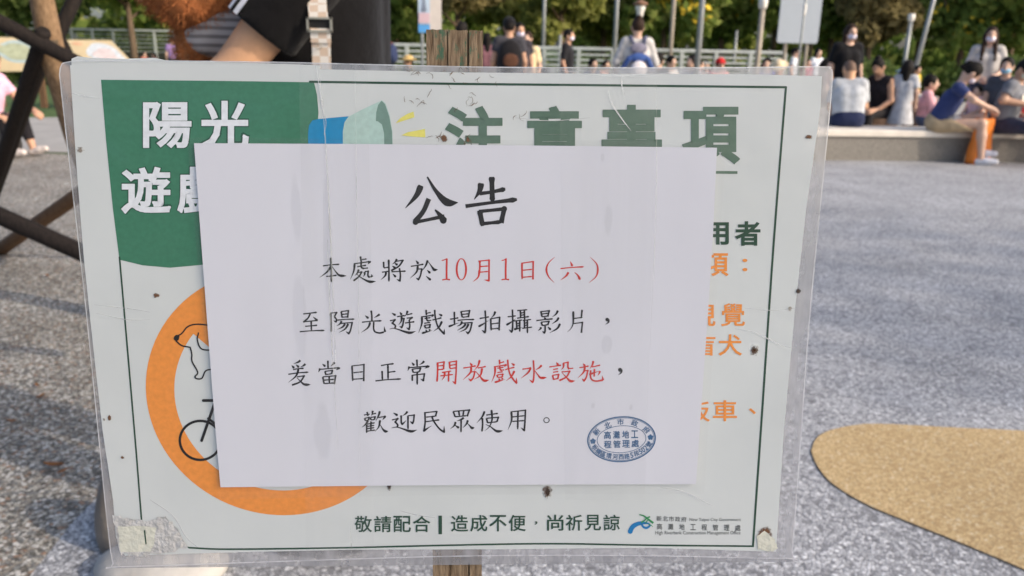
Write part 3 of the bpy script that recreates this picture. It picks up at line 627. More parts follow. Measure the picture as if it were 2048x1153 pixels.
# blue oval office stamp
sx, sy, sa = 1243, 879, R(-4)
st = Ink(NZ + 1e-4)
st.ring((sx, sy), 69, 46, 2.6, 2.6, sa); st.ring((sx, sy), 65.4, 42.8, .9, .9, sa); st.ring((sx, sy), 49.5, 27.5, 1.2, 1.2, sa)
for fx, fy in ((1186, 883), (1301, 875)):
    for q in range(5): st.disc((fx + 3.4 * math.cos(q * 1.257 - 1.57), fy + 3.4 * math.sin(q * 1.257 - 1.57)), 2.6, 8)
    st.disc((fx, fy), 2.2, 8)
st.build('stamp_rings', STAMP, note)
t = Type(NZ + 1.5e-4)
for i, ch in enumerate('高灘地工'): t.put(ch, 1208 + i * 18.1, 863 - i * .6, 1222 + i * 18.1, 878.5 - i * .6, .02)
for i, ch in enumerate('程管理處'): t.put(ch, 1208 + i * 18.3, 882 - i * .7, 1223 + i * 18.3, 897 - i * .7, .02)
for ch, x, y, a in (('新', 1193, 864, -.85), ('北', 1215.5, 851, -.4), ('市', 1241, 844, -.02), ('政', 1269.5, 847, .3), ('府', 1293, 860, .7)): t.put(ch, x - 6.8, y - 6.2, x + 6.8, y + 6.2, .02, 0, a)
bot = [('板', 1190, 895, .75), ('橋', 1197, 903, .6), ('區', 1206.5, 908.5, .4), ('環', 1218, 912, .2), ('河', 1230.5, 914, .08), ('西', 1242.5, 914, -.02), ('路', 1254, 913, -.1), ('5', 1263.5, 911, -.2), ('段', 1273, 907, -.35), ('5', 1281, 903.5, -.5), ('0', 1286.5, 900, -.6), ('2', 1291.5, 896, -.7), ('號', 1297.5, 889, -.9)]
for ch, x, y, a in bot:
    hw = 3.0 if ch in '502' else 5.4
    t.put(ch, x - hw, y - 5.6, x + hw, y + 5.6, .02, 0, a)
t.build('stamp_lettering', STAMP, note)
# drip marks on the paper
WATER = stain('water_mark', (.40, .42, .48), .06, .5, thr=.36, soft=.10)
for (x, y, w, h) in ((592, 420, 24, 240), (600, 640, 30, 330), (655, 480, 18, 400), (1217, 440, 28, 110), (1213, 690, 34, 66), (645, 860, 50, 220), (1205, 315, 12, 30), (1186, 812, 12, 18), (1262, 815, 12, 22)):
    decal('water_mark', x - w / 2, y - h / 2, x + w / 2, y + h / 2, NZ + 7e-5, WATER, note)
CLEAR = film('clear_tape', .035, (.55, .55, .55), .18, .35, (40, 6, 40))
poly('clear_film', [(374, 276), (900, 279), (1452, 285), (1430, 640), (1408, 988), (900, 990), (436, 1000), (402, 600)], NZ + .0006, CLEAR, note)
TAPE = film('packing_tape', .04, (.78, .80, .80), .14, .55, (160, 4, 40))
poly('clear_tape', [(598, 127), (735, 131), (742, 500), (748, 1128), (612, 1136), (606, 600)], NZ + .0010, TAPE, note)
poly('clear_tape', [(1118, 134), (1312, 136), (1302, 600), (1290, 1000), (1130, 1000), (1124, 600)], NZ + .0010, TAPE, note)
TW = film('tape_wrinkle', .42, (.80, .80, .76), .2, .4)
for pts, w in (([(711, 131), (713, 400), (717, 600), (720, 1000)], 1.1), ([(640, 150), (652, 300), (662, 500), (672, 740)], 3.0), ([(655, 480), (660, 620), (668, 760), (676, 900)], 2.4), ([(1313, 160), (1312, 400), (1300, 700)], 1), ([(700, 1040), (704, 1125)], 1.2), ([(1314, 300), (1308, 560)], .8)):
    te = Ink(NZ + .0012); te.ribbon(catmull(pts), [(0, .3), (.3, 1), (.7, .8), (1, .2)], w); te.build('tape_wrinkle', TW, note)

# ------------------------------------------------------------------ smooth bodies: blended solids -> one skin
V3 = lambda *a: np.array(a, float)
def surf(prims, res, k=.03):
    """prims: (op, kind, ...) blended into a distance field and skinned with surface nets"""
    lo = np.full(3, 1e9); hi = -lo
    def box(p):
        if p[1] in ('c', 'cf'):
            a, b, ra, rb = p[2:6]; r = max(ra, rb); return np.minimum(a, b) - r, np.maximum(a, b) + r
        c, rd = p[2], p[3]; m = max(rd); return c - m, c + m
    for p in prims:
        if p[0] == '+': a, b = box(p); lo = np.minimum(lo, a); hi = np.maximum(hi, b)
    lo -= res * 3; hi += res * 3; n = np.ceil((hi - lo) / res).astype(int) + 1
    f = np.full(n, 1.0); ax = [lo[i] + np.arange(n[i]) * res for i in range(3)]
    for p in prims:
        if p[1] == 'plane':
            q, nv = p[2], p[3]
            d = (ax[0][:, None, None] - q[0]) * nv[0] + (ax[1][None, :, None] - q[1]) * nv[1] + (ax[2][None, None, :] - q[2]) * nv[2]
            f = np.maximum(f, d); continue
        a, b = box(p); pad = k + 3 * res
        i0 = np.maximum(0, np.floor((a - pad - lo) / res).astype(int)); i1 = np.minimum(n, np.ceil((b + pad - lo) / res).astype(int) + 1)
        X = ax[0][i0[0]:i1[0]][:, None, None]; Y = ax[1][i0[1]:i1[1]][None, :, None]; Z = ax[2][i0[2]:i1[2]][None, None, :]
        if min(X.size, Y.size, Z.size) == 0: continue
        if p[1] in ('c', 'cf'):
            A, B, ra, rb = p[2:6]; ba = B - A; L2 = float(ba @ ba) + 1e-12
            t = ((X - A[0]) * ba[0] + (Y - A[1]) * ba[1] + (Z - A[2]) * ba[2]) / L2; tc = np.clip(t, 0, 1)
            d = np.sqrt((X - A[0] - ba[0] * tc) ** 2 + (Y - A[1] - ba[1] * tc) ** 2 + (Z - A[2] - ba[2] * tc) ** 2) - (ra + (rb - ra) * tc)
            if p[1] == 'cf': d = np.maximum(d, (t - 1) * math.sqrt(L2))
        else:
            C, rd = p[2], p[3]; Rm = p[4] if len(p) > 4 else np.eye(3)
            dx, dy, dz = X - C[0], Y - C[1], Z - C[2]
            q = [(Rm[0, i] * dx + Rm[1, i] * dy + Rm[2, i] * dz) / rd[i] for i in range(3)]
            r = np.sqrt(q[0] ** 2 + q[1] ** 2 + q[2] ** 2); r2 = np.sqrt((q[0] / rd[0]) ** 2 + (q[1] / rd[1]) ** 2 + (q[2] / rd[2]) ** 2) + 1e-9
            d = r * (r - 1) / r2
        s = (slice(i0[0], i1[0]), slice(i0[1], i1[1]), slice(i0[2], i1[2])); g = f[s]
        if p[0] == '+':
            h = np.clip(.5 + .5 * (g - d) / k, 0, 1); f[s] = g + (d - g) * h - k * h * (1 - h)
        else: f[s] = np.maximum(g, -d)
    ins = f < 0
    c = np.zeros(tuple(n - 1), int)
    for dx in (0, 1):
        for dy in (0, 1):
            for dz in (0, 1): c += ins[dx:n[0] - 1 + dx, dy:n[1] - 1 + dy, dz:n[2] - 1 + dz]
    act = (c > 0) & (c < 8); idx = np.argwhere(act)
    if len(idx) == 0: return np.zeros((0, 3)), []
    num = np.full(act.shape, -1); num[act] = np.arange(len(idx))
    acc = np.zeros((len(idx), 3)); cnt = np.zeros(len(idx))
    cor = [(0, 0, 0), (1, 0, 0), (0, 1, 0), (1, 1, 0), (0, 0, 1), (1, 0, 1), (0, 1, 1), (1, 1, 1)]
    for a in range(8):
        for b in range(a + 1, 8):
            da = np.array(cor[b]) - np.array(cor[a])
            if np.abs(da).sum() != 1: continue
            pa, pb = idx + cor[a], idx + cor[b]; fa, fb = f[tuple(pa.T)], f[tuple(pb.T)]
            m = (fa < 0) != (fb < 0); t = np.zeros(len(idx)); t[m] = fa[m] / (fa[m] - fb[m])
            acc[m] += (pa + (pb - pa) * t[:, None])[m]; cnt[m] += 1
    v = lo + acc / cnt[:, None] * res
    fs = []
    for axis in range(3):
        o = [0, 1, 2]; u, w = [q for q in o if q != axis]
        sl0 = [slice(None)] * 3; sl1 = [slice(None)] * 3; sl0[axis] = slice(0, -1); sl1[axis] = slice(1, None)
        e = np.argwhere(ins[tuple(sl0)] != ins[tuple(sl1)])
        e = e[(e[:, u] > 0) & (e[:, w] > 0) & (e[:, u] < n[u] - 1) & (e[:, w] < n[w] - 1)]
        du = np.zeros(3, int); du[u] = 1; dw = np.zeros(3, int); dw[w] = 1
        q = np.stack([num[tuple((e - du - dw).T)], num[tuple((e - dw).T)], num[tuple(e.T)], num[tuple((e - du).T)]], 1)
        flip = ins[tuple(e.T)]
        if axis == 1: flip = ~flip
        q[~flip] = q[~flip][:, ::-1]
        fs.append(q)
    q = np.concatenate(fs); q = q[(q >= 0).all(1)]
    return v, q.tolist()
def skin(name, prims, res, m, parent, k=.03):
    v, f = surf(prims, res, k)
    return mobj(name, v.tolist(), f, m, parent, True)
def rot(ax, a):
    return np.array(Matrix.Rotation(a, 3, ax))
def lerp(a, b, t): return a + (b - a) * t
C_ = lambda a, b, ra, rb: ('+', 'c', a, b, ra, rb)
CFL = lambda a, b, ra, rb: ('+', 'cf', a, b, ra, rb)
EL = lambda c, r, Rm=None: ('+', 'e', c, r) if Rm is None else ('+', 'e', c, r, Rm)

STAND = dict(pel=V3(0, 0, .95), che=V3(0, .0, 1.25), nek=V3(0, .01, 1.44), hed=V3(0, -.015, 1.585), shL=V3(.165, .01, 1.385), shR=V3(-.165, .01, 1.385),
             elL=V3(.225, .03, 1.11), elR=V3(-.225, .03, 1.11), wrL=V3(.235, -.06, .87), wrR=V3(-.235, -.06, .87),
             hiL=V3(.085, 0, .92), hiR=V3(-.085, 0, .92), knL=V3(.095, -.015, .50), knR=V3(-.095, -.015, .50), anL=V3(.10, .03, .08), anR=V3(-.10, .03, .08))
def person(label, px, top, Y, face=0.0, pose=None, seat=None, scale=None, lean=0.0, lat=0.0, hyaw=0.0, hpitch=0.0, g=1.0, hs=1.0, shirt=(60, 60, 60), sleeve=.55, hem=0.0,
           pants=(40, 42, 50), leg=1.0, dress=None, hair='short', hairm=None, mask=None, skinm=None, res=.016, shoes=(60, 58, 56), group=None, eyes=False, fingers=False, cap=None, name='person'):
    p0 = at(px, top, Y)
    J = {k: v.copy() for k, v in STAND.items()}
    if seat is not None:
        s = scale or 1.0; dz = seat / s + .10 - .95
        for k in J: J[k][2] += dz
        for k, sg in (('L', 1), ('R', -1)):
            J['kn' + k] = V3(.11 * sg, -.44, seat / s + .06); J['an' + k] = V3(.11 * sg, -.42, .08)
            J['wr' + k] = V3(.13 * sg, -.30, seat / s + .20); J['el' + k] = V3(.21 * sg, -.07, seat / s + .27)
    else:
        s = scale or p0.z / (1.585 + .115 * hs)
    up = ('che', 'nek', 'hed', 'shL', 'shR', 'elL', 'elR', 'wrL', 'wrR'); Rl = rot('Y', lat) @ rot('X', lean); pv = J['pel'].copy()
    for k in up: J[k] = pv + Rl @ (J[k] - pv)
    if pose:
        for k, v in pose.items(): J[k] = V3(*v)
    for k in J: J[k] = J[k] * s
    HR = Rl @ rot('Z', hyaw) @ rot('X', hpitch)
    hd = J['hed']; hk = s * hs
    hp = lambda x, y, z: hd + HR @ (V3(x, y, z) * hk)
    G = s * g
    root = empty(name, label, 'person', (p0.x, Y, 0), face, group)
    sm = skinm or SKIN
    lf = lambda a, b, t: lerp(J[a], J[b], t)
    off = lambda q, x, y=0, z=0: q + Rl @ (V3(x, y, z) * s)
    b = [C_(off(J['pel'], -.055, .01), off(J['pel'], .055, .01), .105 * G, .105 * G)]
    for x in (-.05, .05): b.append(C_(off(J['pel'], x), off(J['che'], x * 1.2), .105 * G, .108 * G))
    b += [C_(lf('shL', 'shR', .12), lf('shR', 'shL', .12), .062 * G, .062 * G), C_(lf('che', 'nek', .7), hd + HR @ (V3(0, .02, -.06) * hk), .056 * G, .05 * G)]
    b += [EL(hd + HR @ (V3(0, .005, .01) * hk), V3(.076, .094, .108) * hk, HR), EL(hp(0, -.02, -.055), V3(.056, .068, .062) * hk, HR), C_(hp(0, -.09, .012), hp(0, -.106, -.022), .008 * hk, .014 * hk)]
    for x in (-1, 1): b.append(EL(hp(.077 * x, .008, -.012), V3(.012, .022, .032) * hk, HR))
    for k_ in 'LR':
        b += [C_(J['sh' + k_], J['el' + k_], .047 * G, .038 * G), C_(J['el' + k_], J['wr' + k_], .039 * G, .026 * G)]
        d = J['wr' + k_] - J['el' + k_]; d = d / np.linalg.norm(d)
        if fingers:
            side = np.cross(d, V3(0, 0, 1)); side /= np.linalg.norm(side) + 1e-9; dn = np.cross(side, d)
            if dn[2] > 0: dn = -dn
            pm = J['wr' + k_] + d * .055 * s
            b.append(C_(J['wr' + k_], pm, .024 * s, .033 * s))
            for i, fl in enumerate((.062, .074, .07, .054)):
                r0 = pm + d * .025 * s + side * (.028 - .019 * i) * s; m_ = r0 + (d * .8 + dn * .35) * fl * .5 * s
                b += [C_(r0, m_, .0095 * s, .0088 * s), C_(m_, m_ + (d * .45 + dn * .8) * fl * .5 * s, .0088 * s, .0075 * s)]
            b.append(C_(J['wr' + k_] + d * .03 * s + side * .025 * s, pm + side * .05 * s + d * .035 * s + dn * .015 * s, .012 * s, .009 * s))
        else:
            b += [EL(J['wr' + k_] + d * .05 * s, V3(.036, .03, .05) * s), C_(J['wr' + k_] + d * .07 * s, J['wr' + k_] + d * .13 * s + V3(0, -.02, -.02) * s, .027 * s, .014 * s), C_(J['wr' + k_] + d * .03 * s, J['wr' + k_] + d * .08 * s + V3(0, -.035, 0) * s, .014 * s, .010 * s)]
        b += [C_(J['hi' + k_], J['kn' + k_], .083 * G, .056 * G), C_(J['kn' + k_], lf('kn' + k_, 'an' + k_, .35), .054 * G, .056 * G), C_(lf('kn' + k_, 'an' + k_, .35), J['an' + k_], .056 * G, .036 * G)]
    ft = {}
    for k_ in 'LR':
        an = J['an' + k_]; sh_ = an - J['kn' + k_]; sh_ = sh_ / np.linalg.norm(sh_)
        fw = V3(0, -1, 0) - sh_ * (V3(0, -1, 0) @ sh_); fw = fw / (np.linalg.norm(fw) + 1e-9)
        ft[k_] = (an + sh_ * .035 * s - fw * .03 * s, an + sh_ * .045 * s + fw * .15 * s)
        b.append(C_(ft[k_][0], ft[k_][1], .03 * s, .024 * s))
    skin('body', b, res, sm, root, .028 * s)
    if dress is None:
        q = [C_(off(J['pel'], -.055, .01), off(J['pel'], .055, .01), .124 * G, .124 * G)]
        for k_ in 'LR':
            if leg <= .5: q.append(CFL(J['hi' + k_], lf('hi' + k_, 'kn' + k_, leg * 2), .1 * G, .088 * G))
            else: q += [C_(J['hi' + k_], J['kn' + k_], .098 * G, .072 * G), CFL(J['kn' + k_], lf('kn' + k_, 'an' + k_, leg * 2 - 1), .072 * G, .055 * G)]
        q.append(('-', 'plane', off(J['pel'], 0, 0, .11), Rl @ V3(0, 0, 1)))
        skin('trousers' if leg > .5 else 'shorts', q, res, cloth(pants), root, .02 * s)
    q = []
    for x in (-.05, .05): q.append(C_(off(J['pel'], x, 0, .02), off(J['che'], x * 1.25), .122 * G, .122 * G))
    q.append(C_(lf('shL', 'shR', .1), lf('shR', 'shL', .1), .072 * G, .072 * G))
    if sleeve > 0:
        for k_ in 'LR':
            if sleeve <= 1: q.append(CFL(J['sh' + k_], lf('sh' + k_, 'el' + k_, sleeve), .064 * G, (.060 + (.02 if dress else 0)) * G))
            else: q += [C_(J['sh' + k_], J['el' + k_], .062 * G, .052 * G), CFL(J['el' + k_], lf('el' + k_, 'wr' + k_, sleeve - 1), .052 * G, .042 * G)]
    if dress is not None:
        q += [CFL(off(J['pel'], 0, 0, .1), J['pel'] * (1, 1, .5 if seat is None else 1) + V3(0, 0, 0), .12 * G, .23 * G)]
        skin('dress', q, res, cloth(dress), root, .03 * s)
    else:
        q.append(('-', 'plane', off(J['pel'], 0, 0, -.06 - hem), Rl @ V3(0, 0, -1)))
        q.append(('-', 'e', lf('che', 'nek', 1.0) + Rl @ V3(0, -.02, .03) * s, V3(.075, .08, .07) * s))
        skin('shirt', q, res, cloth(shirt), root, .03 * s)
    hm = hairm or HAIRM
    if hair != 'none':
        h = [EL(hp(0, .014, .022), V3(.087, .101, .108) * hk, HR)]
        if hair == 'bald': h = [EL(hp(0, .012, .008), V3(.079, .097, .110) * hk, HR)]
        if hair in ('long', 'bob'):
            h += [C_(hp(0, .05, .0), hp(0, .075, -.16 if hair == 'bob' else -.26), .085 * hk, .05 * hk)]
            for x in (-1, 1): h.append(C_(hp(.07 * x, .02, 0), hp(.085 * x, .01 if hair == 'bob' else -.085, -.13 if hair == 'bob' else -.34), .032 * hk, .028 * hk))
        if hair == 'bun': h.append(EL(hp(0, .06, .115), V3(.042, .042, .04) * hk, HR))
        if hair == 'tail': h.append(C_(hp(0, .11, .04), hp(0, .14, -.14), .035 * hk, .018 * hk))
        h.append(('-', 'e', hp(0, -.092, -.045), V3(.072, .09, .118) * hk, HR))
        if hair in ('short', 'bald', 'bun', 'tail'): h.append(('-', 'plane', hp(0, .0, -.06), HR @ V3(0, 0, -1)))
        skin('hair', h, min(res, .011), hm, root, .02 * s)
    if mask is not None:
        m_ = [EL(hp(0, -.026, -.048), V3(.066, .082, .052) * hk, HR), ('-', 'plane', hp(0, -.035, 0), HR @ V3(0, 1, 0))]
        skin('face_mask', m_, min(res, .009), mask, root, .01)
    if eyes:
        for x in (-1, 1):
            skin('eye', [EL(hp(.032 * x, -.088, .018), V3(.016, .007, .007) * hk, HR)], .004, HAIRM, root, .004)
    if cap is not None:
        col, kind = cap
        if kind == 'cap':
            q = [EL(hp(0, .005, .045), V3(.092, .108, .098) * hk, HR), ('-', 'plane', hp(0, 0, .035), HR @ V3(0, 0, -1))]
            q2 = [EL(hp(0, -.12, .04), V3(.07, .075, .012) * hk, HR)]
            skin('cap', q + q2, .012, cloth(col), root, .012)
        else:
            q = [EL(hp(0, .005, .06), V3(.095, .108, .085) * hk, HR), ('-', 'plane', hp(0, 0, .04), HR @ V3(0, 0, -1)), EL(hp(0, 0, .045), V3(.17, .18, .02) * hk, HR)]
            skin('sun_hat', q, .012, cloth(col), root, .015)
    if shoes:
        for k_ in 'LR':
            a, e_ = ft[k_]
            skin('shoe', [C_(a, lerp(a, e_, .6), .043 * s, .04 * s), C_(lerp(a, e_, .5), e_, .042 * s, .034 * s), ('-', 'plane', J['an' + k_] + V3(0, 0, .015), V3(0, 0, 1)) if seat is None else C_(a, a, .03 * s, .03 * s)], .012, cloth(shoes), root, .02 * s)
    root['_j'] = [float(x) for k in ('pel', 'che', 'nek', 'hed', 'shL', 'shR', 'wrL', 'wrR') for x in J[k]]
    return root
def jw(root, i):                            # joint of a built person in world space
    j = root['_j']; return root.matrix_world @ Vector(j[3 * i:3 * i + 3]) if False else Matrix.Translation(root.location) @ root.rotation_euler.to_matrix().to_4x4() @ Vector(j[3 * i:3 * i + 3])

# ------------------------------------------------------------------ trees and planting
def leafmat(name, c1, c2, c3):
    N = NT(name); t = N.t; t.nodes.remove(N.b)
    g = N.n('NewGeometry'); cr = N.n('ValToRGB'); e = cr.color_ramp.elements
    e[0].color = (*c1, 1); e[1].color = (*c3, 1); x = e.new(.55); x.color = (*c2, 1)
    nz = N.n('TexNoise'); nz.inputs['Scale'].default_value = .7; nz.inputs['Detail'].default_value = 2; N.l(g.outputs['Position'], nz.inputs['Vector'])
    mx = N.n('Math', operation='MULTIPLY_ADD'); mx.inputs[1].default_value = .55
    N.l(g.outputs['Random Per Island'], mx.inputs[0]); sb = N.n('Math', operation='MULTIPLY_ADD'); sb.inputs[1].default_value = 1.6; sb.inputs[2].default_value = -.58
    N.l(nz.outputs[0], sb.inputs[0]); N.l(sb.outputs[0], mx.inputs[2]); N.l(mx.outputs[0], cr.inputs[0])
    d = N.n('BsdfDiffuse'); tl = N.n('BsdfTranslucent'); N.l(cr.outputs[0], d.inputs[0]); N.l(cr.outputs[0], tl.inputs[0])
    m = N.n('MixShader'); m.inputs[0].default_value = .5; N.l(d.outputs[0], m.inputs[1]); N.l(tl.outputs[0], m.inputs[2]); N.l(m.outputs[0], N.out.inputs[0])
    return N.m
LEAF = [leafmat('leaves_deep', (0.070, 0.119, 0.042), (0.168, 0.238, 0.077), (0.336, 0.392, 0.140)),
        leafmat('leaves_mid', (0.112, 0.175, 0.049), (0.252, 0.336, 0.084), (0.448, 0.460, 0.154)),
        leafmat('leaves_olive', (0.154, 0.189, 0.056), (0.350, 0.364, 0.105), (0.460, 0.460, 0.168)),
        leafmat('leaves_brown', (0.126, 0.119, 0.063), (0.280, 0.238, 0.112), (0.448, 0.364, 0.168))]
FLOW = mat('yellow_blossom', (.55, .40, .03), .8, .25, 4)
BARK = wood_mat('bark', (.07, .05, .035), (.20, .145, .095), None, (9, 9, 2))
BARKT = wood_mat('bark_tan', (.13, .075, .04), (.36, .24, .14), None, (30, 30, 8))
def leaves(centers, n, size, flat=.6):
    """n small folded leaf faces spread through the given clumps (centre, radii)"""
    w = np.array([c[1][0] * c[1][1] * c[1][2] for c in centers]) ** .67; w /= w.sum()
    ids = RNG.choice(len(centers), n, p=w)
    d = RNG.normal(size=(n, 3)); d /= np.linalg.norm(d, axis=1)[:, None]
    r = RNG.uniform(.25, 1, n) ** .45
    c = np.array([q[0] for q in centers])[ids] + d * r[:, None] * np.array([q[1] for q in centers])[ids]
    a = RNG.normal(size=(n, 3)); a /= np.linalg.norm(a, axis=1)[:, None]
    nrm = d * .7 + RNG.normal(size=(n, 3)) * .7 + V3(0, 0, .35); b = np.cross(nrm, a); b /= np.linalg.norm(b, axis=1)[:, None] + 1e-9
    s = (size * RNG.uniform(.6, 1.3, n))[:, None]
    v = np.stack([c - a * s, c + b * s * flat, c + a * s, c - b * s * flat], 1).reshape(-1, 3)
    return v.tolist(), [(4 * i, 4 * i + 1, 4 * i + 2, 4 * i + 3) for i in range(n)]
def crown_clumps(c, r, n, squash=.8):
    out = []
    for _ in range(n):
        d = RNG.normal(size=3); d /= np.linalg.norm(d); q = RNG.uniform(.3, .95)
        out.append((V3(*c) + d * V3(r, r, r * squash) * q, V3(1, 1, .75) * r * RNG.uniform(.22, .42)))
    return out
def tree(label, px, Y, zc, r, kind, n=3200, size=.17, trunk_r=.11, clumps=26, flowers=0, lean=(0, 0), group='trees along the far side of the park', bark=None, squash=.85):
    x = at(px, 100, Y).x
    t = empty('tree', label, 'tree', (x, Y, 0), 0, group)
    m = MB(); top = V3(lean[0], lean[1], zc)
    m.tube([V3(0, 0, -.1), top * .35 + V3(.04, 0, 0), top * .7, top], [trunk_r * 1.25, trunk_r, trunk_r * .8, trunk_r * .5], 9)
    for k in range(5):
        a = k * 1.26 + px; h = top * (.62 + .07 * k)
        m.tube([h, h + V3(math.cos(a), math.sin(a), .7) * r * .38, h + V3(math.cos(a) * 1.3, math.sin(a) * 1.3, 1.4) * r * .5], [trunk_r * .5, trunk_r * .32, trunk_r * .15], 6)
    m.build('trunk', bark or BARK, t, True)
    cl = crown_clumps(top + V3(0, 0, r * .15), r, clumps, squash)
    v, f = leaves(cl, n, size); mobj('crown', v, f, LEAF[kind], t)
    if flowers:
        fr = [(cl[i][0] + V3(0, -.3, .2), cl[i][1] * .7) for i in range(0, len(cl), 3)]
        v, f = leaves(fr, flowers, size * .7); mobj('blossom', v, f, FLOW, t)
    return t
far = [(-60, 27, 2.7, 2.0, 0, 0, 'dark green tree behind the left end of the white railing'), (110, 30, 3.1, 2.0, 0, 0, 'dark tree standing behind the pair of map panels'), (265, 27, 3.0, 1.5, 1, 0, 'green tree overhanging the left white railing'),
       (360, 32, 2.9, 2.2, 1, 0, 'green tree behind the brown dog'), (560, 33, 3.0, 2.4, 0, 0, 'dark tree hidden mostly by the person in black'), (790, 28, 2.9, 2.0, 1, 0, 'deep green tree just left of the blue and white banner'),
       (915, 25, 2.9, 1.35, 3, 0, 'brownish thin leaved tree right of the blue and white banner'), (1010, 29, 2.7, 1.7, 2, 0, 'olive green tree behind the man with the black cap'), (1120, 26, 2.7, 1.6, 2, 0, 'sunlit olive tree above the kneeling child in orange'),
       (1205, 30, 2.7, 1.9, 2, 0, 'mid green tree left of the park lamp'), (1325, 28, 2.9, 1.9, 1, 420, 'green tree dotted with yellow blossom behind the park lamp'), (1440, 31, 3.0, 2.0, 1, 160, 'green tree with a little yellow blossom left of the white board'),
       (1545, 33, 2.9, 2.0, 1, 0, 'tree behind the tall white board'), (1660, 29, 2.9, 1.7, 1, 0, 'green tree right of the white notice board'), (1735, 27, 2.8, 1.6, 3, 0, 'brownish tree behind the woman in black'),
       (1835, 31, 3.0, 1.9, 1, 380, 'tree with yellow blossom behind the leaning pole'), (1920, 27, 2.9, 1.9, 1, 60, 'green tree left of the long haired woman'), (2020, 30, 3.0, 2.1, 1, 160, 'green tree behind the long haired woman'), (2120, 26, 2.8, 2.0, 1, 0, 'green tree at the right edge of the view')]
for px, Y, zc, r, kd, fl, lb in far: tree(lb, px, Y, zc, r, kd, flowers=fl, n=3600)
for i, (px, Y, zc, r) in ((i_, t_) for i_, t_ in enumerate(((30, 44, 3.6, 3.6), (330, 46, 3.8, 3.6), (640, 45, 3.8, 3.6), (900, 47, 3.6, 3.4), (1130, 46, 3.4, 3.4), (1400, 48, 3.8, 3.6), (1620, 46, 3.7, 3.6), (1850, 49, 3.4, 3.4), (2100, 46, 3.8, 3.6))) if i_ not in (2, 4, 7)):
    tree('tall dark background tree, number %s from the left of the rearmost row' % ('first', 'second', '', 'third', '', 'fourth', 'fifth', '', 'sixth')[i], px, Y, zc, r, i % 2, n=3600, size=.3, clumps=34, group='rearmost row of dark trees')
gap = lambda x_: min(abs(x_ - g_) for g_ in (7.2, 25.5, -20, -3.5)) < 2.0
v, f = leaves([(V3(x_, 54 + RNG.uniform(-2, 2), RNG.uniform(.4, 1.9 if gap(x_) else 5.5)), V3(2.0, 2, 1.1 if gap(x_) else 1.5)) for x_ in np.arange(-48, 48, .6)], 18000, .42)
tag(mobj('distant_wood', v, f, LEAF[1]), kind='stuff')
# low shrubs under the trees
for i, (px0, px1, Y, h, kd, lb) in enumerate(((-80, 140, 24, 1.0, 0, 'dark shrubs behind the map panels'), (140, 420, 34, 1.6, 1, 'green shrubs seen through the left railing'), (420, 800, 26, 1.1, 0, 'dark shrubs behind the person holding the dog'), (780, 1060, 26, 1.25, 0, 'low dark shrubs behind the wooden stake'), (1060, 1320, 25, 1.2, 0, 'green shrubs behind the white railing'),
                                            (1320, 1560, 25, 1.2, 0, 'dark shrubs behind the row of poles'), (1560, 1780, 25, 1.25, 0, 'dark shrubs below the white board'), (1780, 1960, 26, 1.1, 1, 'green shrubs behind the bench circle'), (1960, 2200, 25, 1.4, 0, 'dark shrubs at the right edge'))):
    a, b = at(px0, 100, Y), at(px1, 100, Y); n = 16
    hd = empty('shrub', lb, 'shrub', ((a.x + b.x) / 2, Y, 0), 0, 'shrubs under the far trees')
    cl = [(V3((b.x - a.x) * (k / (n - 1) - .5) + RNG.uniform(-.3, .3), RNG.uniform(-.5, .5), h * RNG.uniform(.3, .62)), V3(.55, .5, .42) * h) for k in range(n)]
    v, f = leaves(cl, 2600, .12); mobj('foliage', v, f, LEAF[kd], hd)
    mb = MB()
    for k in range(0, n, 2): mb.tube([V3(cl[k][0][0], 0, -.05), cl[k][0]], [.03, .012], 6)
    mb.build('stems', BARK, hd)

# young staked tree on the left
TY = 3.7
tb = empty('tree', 'young tan trunked tree tied to dark timber stakes at left', 'tree', tuple(gnd(275, 640)), 0)
ty = tb.location.y; loc = lambda px, py, Y: at(px, py, Y) - tb.location
mb = MB(); mb.tube([loc(278, 655, ty) - Vector((0, 0, .05)), loc(238, 520, ty), loc(188, 360, ty), loc(155, 270, ty - .02), loc(131, 190, ty - .05), loc(105, 110, ty - .1), loc(84, 0, ty - .1), loc(70, -160, ty - .15), loc(78, -420, ty)], [.062, .058, .055, .054, .052, .051, .046, .04, .03], 14, jit=.05)
trk = mb.build('trunk', BARKT, tb, True)
mb = MB(); mb.tube([loc(97, 88, ty - .1), loc(96, 80, ty - .1)], [.056, .056], 14); mb.build('tie', mat('tie_strap', (.10, .075, .05), .9), trk)
v, f = leaves(crown_clumps(V3(*(loc(78, -420, ty) + Vector((0, 0, .5)))), .9, 24), 2600, .07); mobj('crown', v, f, LEAF[1], tb)
POLE = wood_mat('dark_stake_timber', (.007, .006, .006), (.030, .023, .020), None, (40, 40, 3))
POLEB = wood_mat('brown_stake_timber', (.07, .04, .022), (.22, .13, .075), None, (40, 40, 3))
def pole(name, label, cat, a, b, r, m, group=None):
    a, b = Vector(a), Vector(b); d = (b - a).normalized()
    mb = MB(); mb.tube([a, a + d * .01, lerp(a, b, .33), lerp(a, b, .66), b - d * .01, b], [r * .86, r, r * .99, r * .97, r * .95, r * .8], 14, jit=.02)
    o = mb.build(name, m, None, True); return tag(o, label, cat, group)
GS = 'timber stakes propping the young tree'
pole('tree_stake', 'dark stake crossing in front of the tan trunk down to the sign corner', 'tree stake', at(-120, -18, 3.35), at(330, 218, 3.45), .030, POLE, GS)
pole('tree_stake', 'greyish dark stake leaning from lower left up to the trunk tie', 'tree stake', gnd(-75, 560), at(88, 62, 3.40), .030, POLE, GS)
pole('tree_stake', 'blackish stake leaning just right of the greyish one towards the trunk', 'tree stake', gnd(-60, 520), at(104, 74, 3.62), .028, POLE, GS)
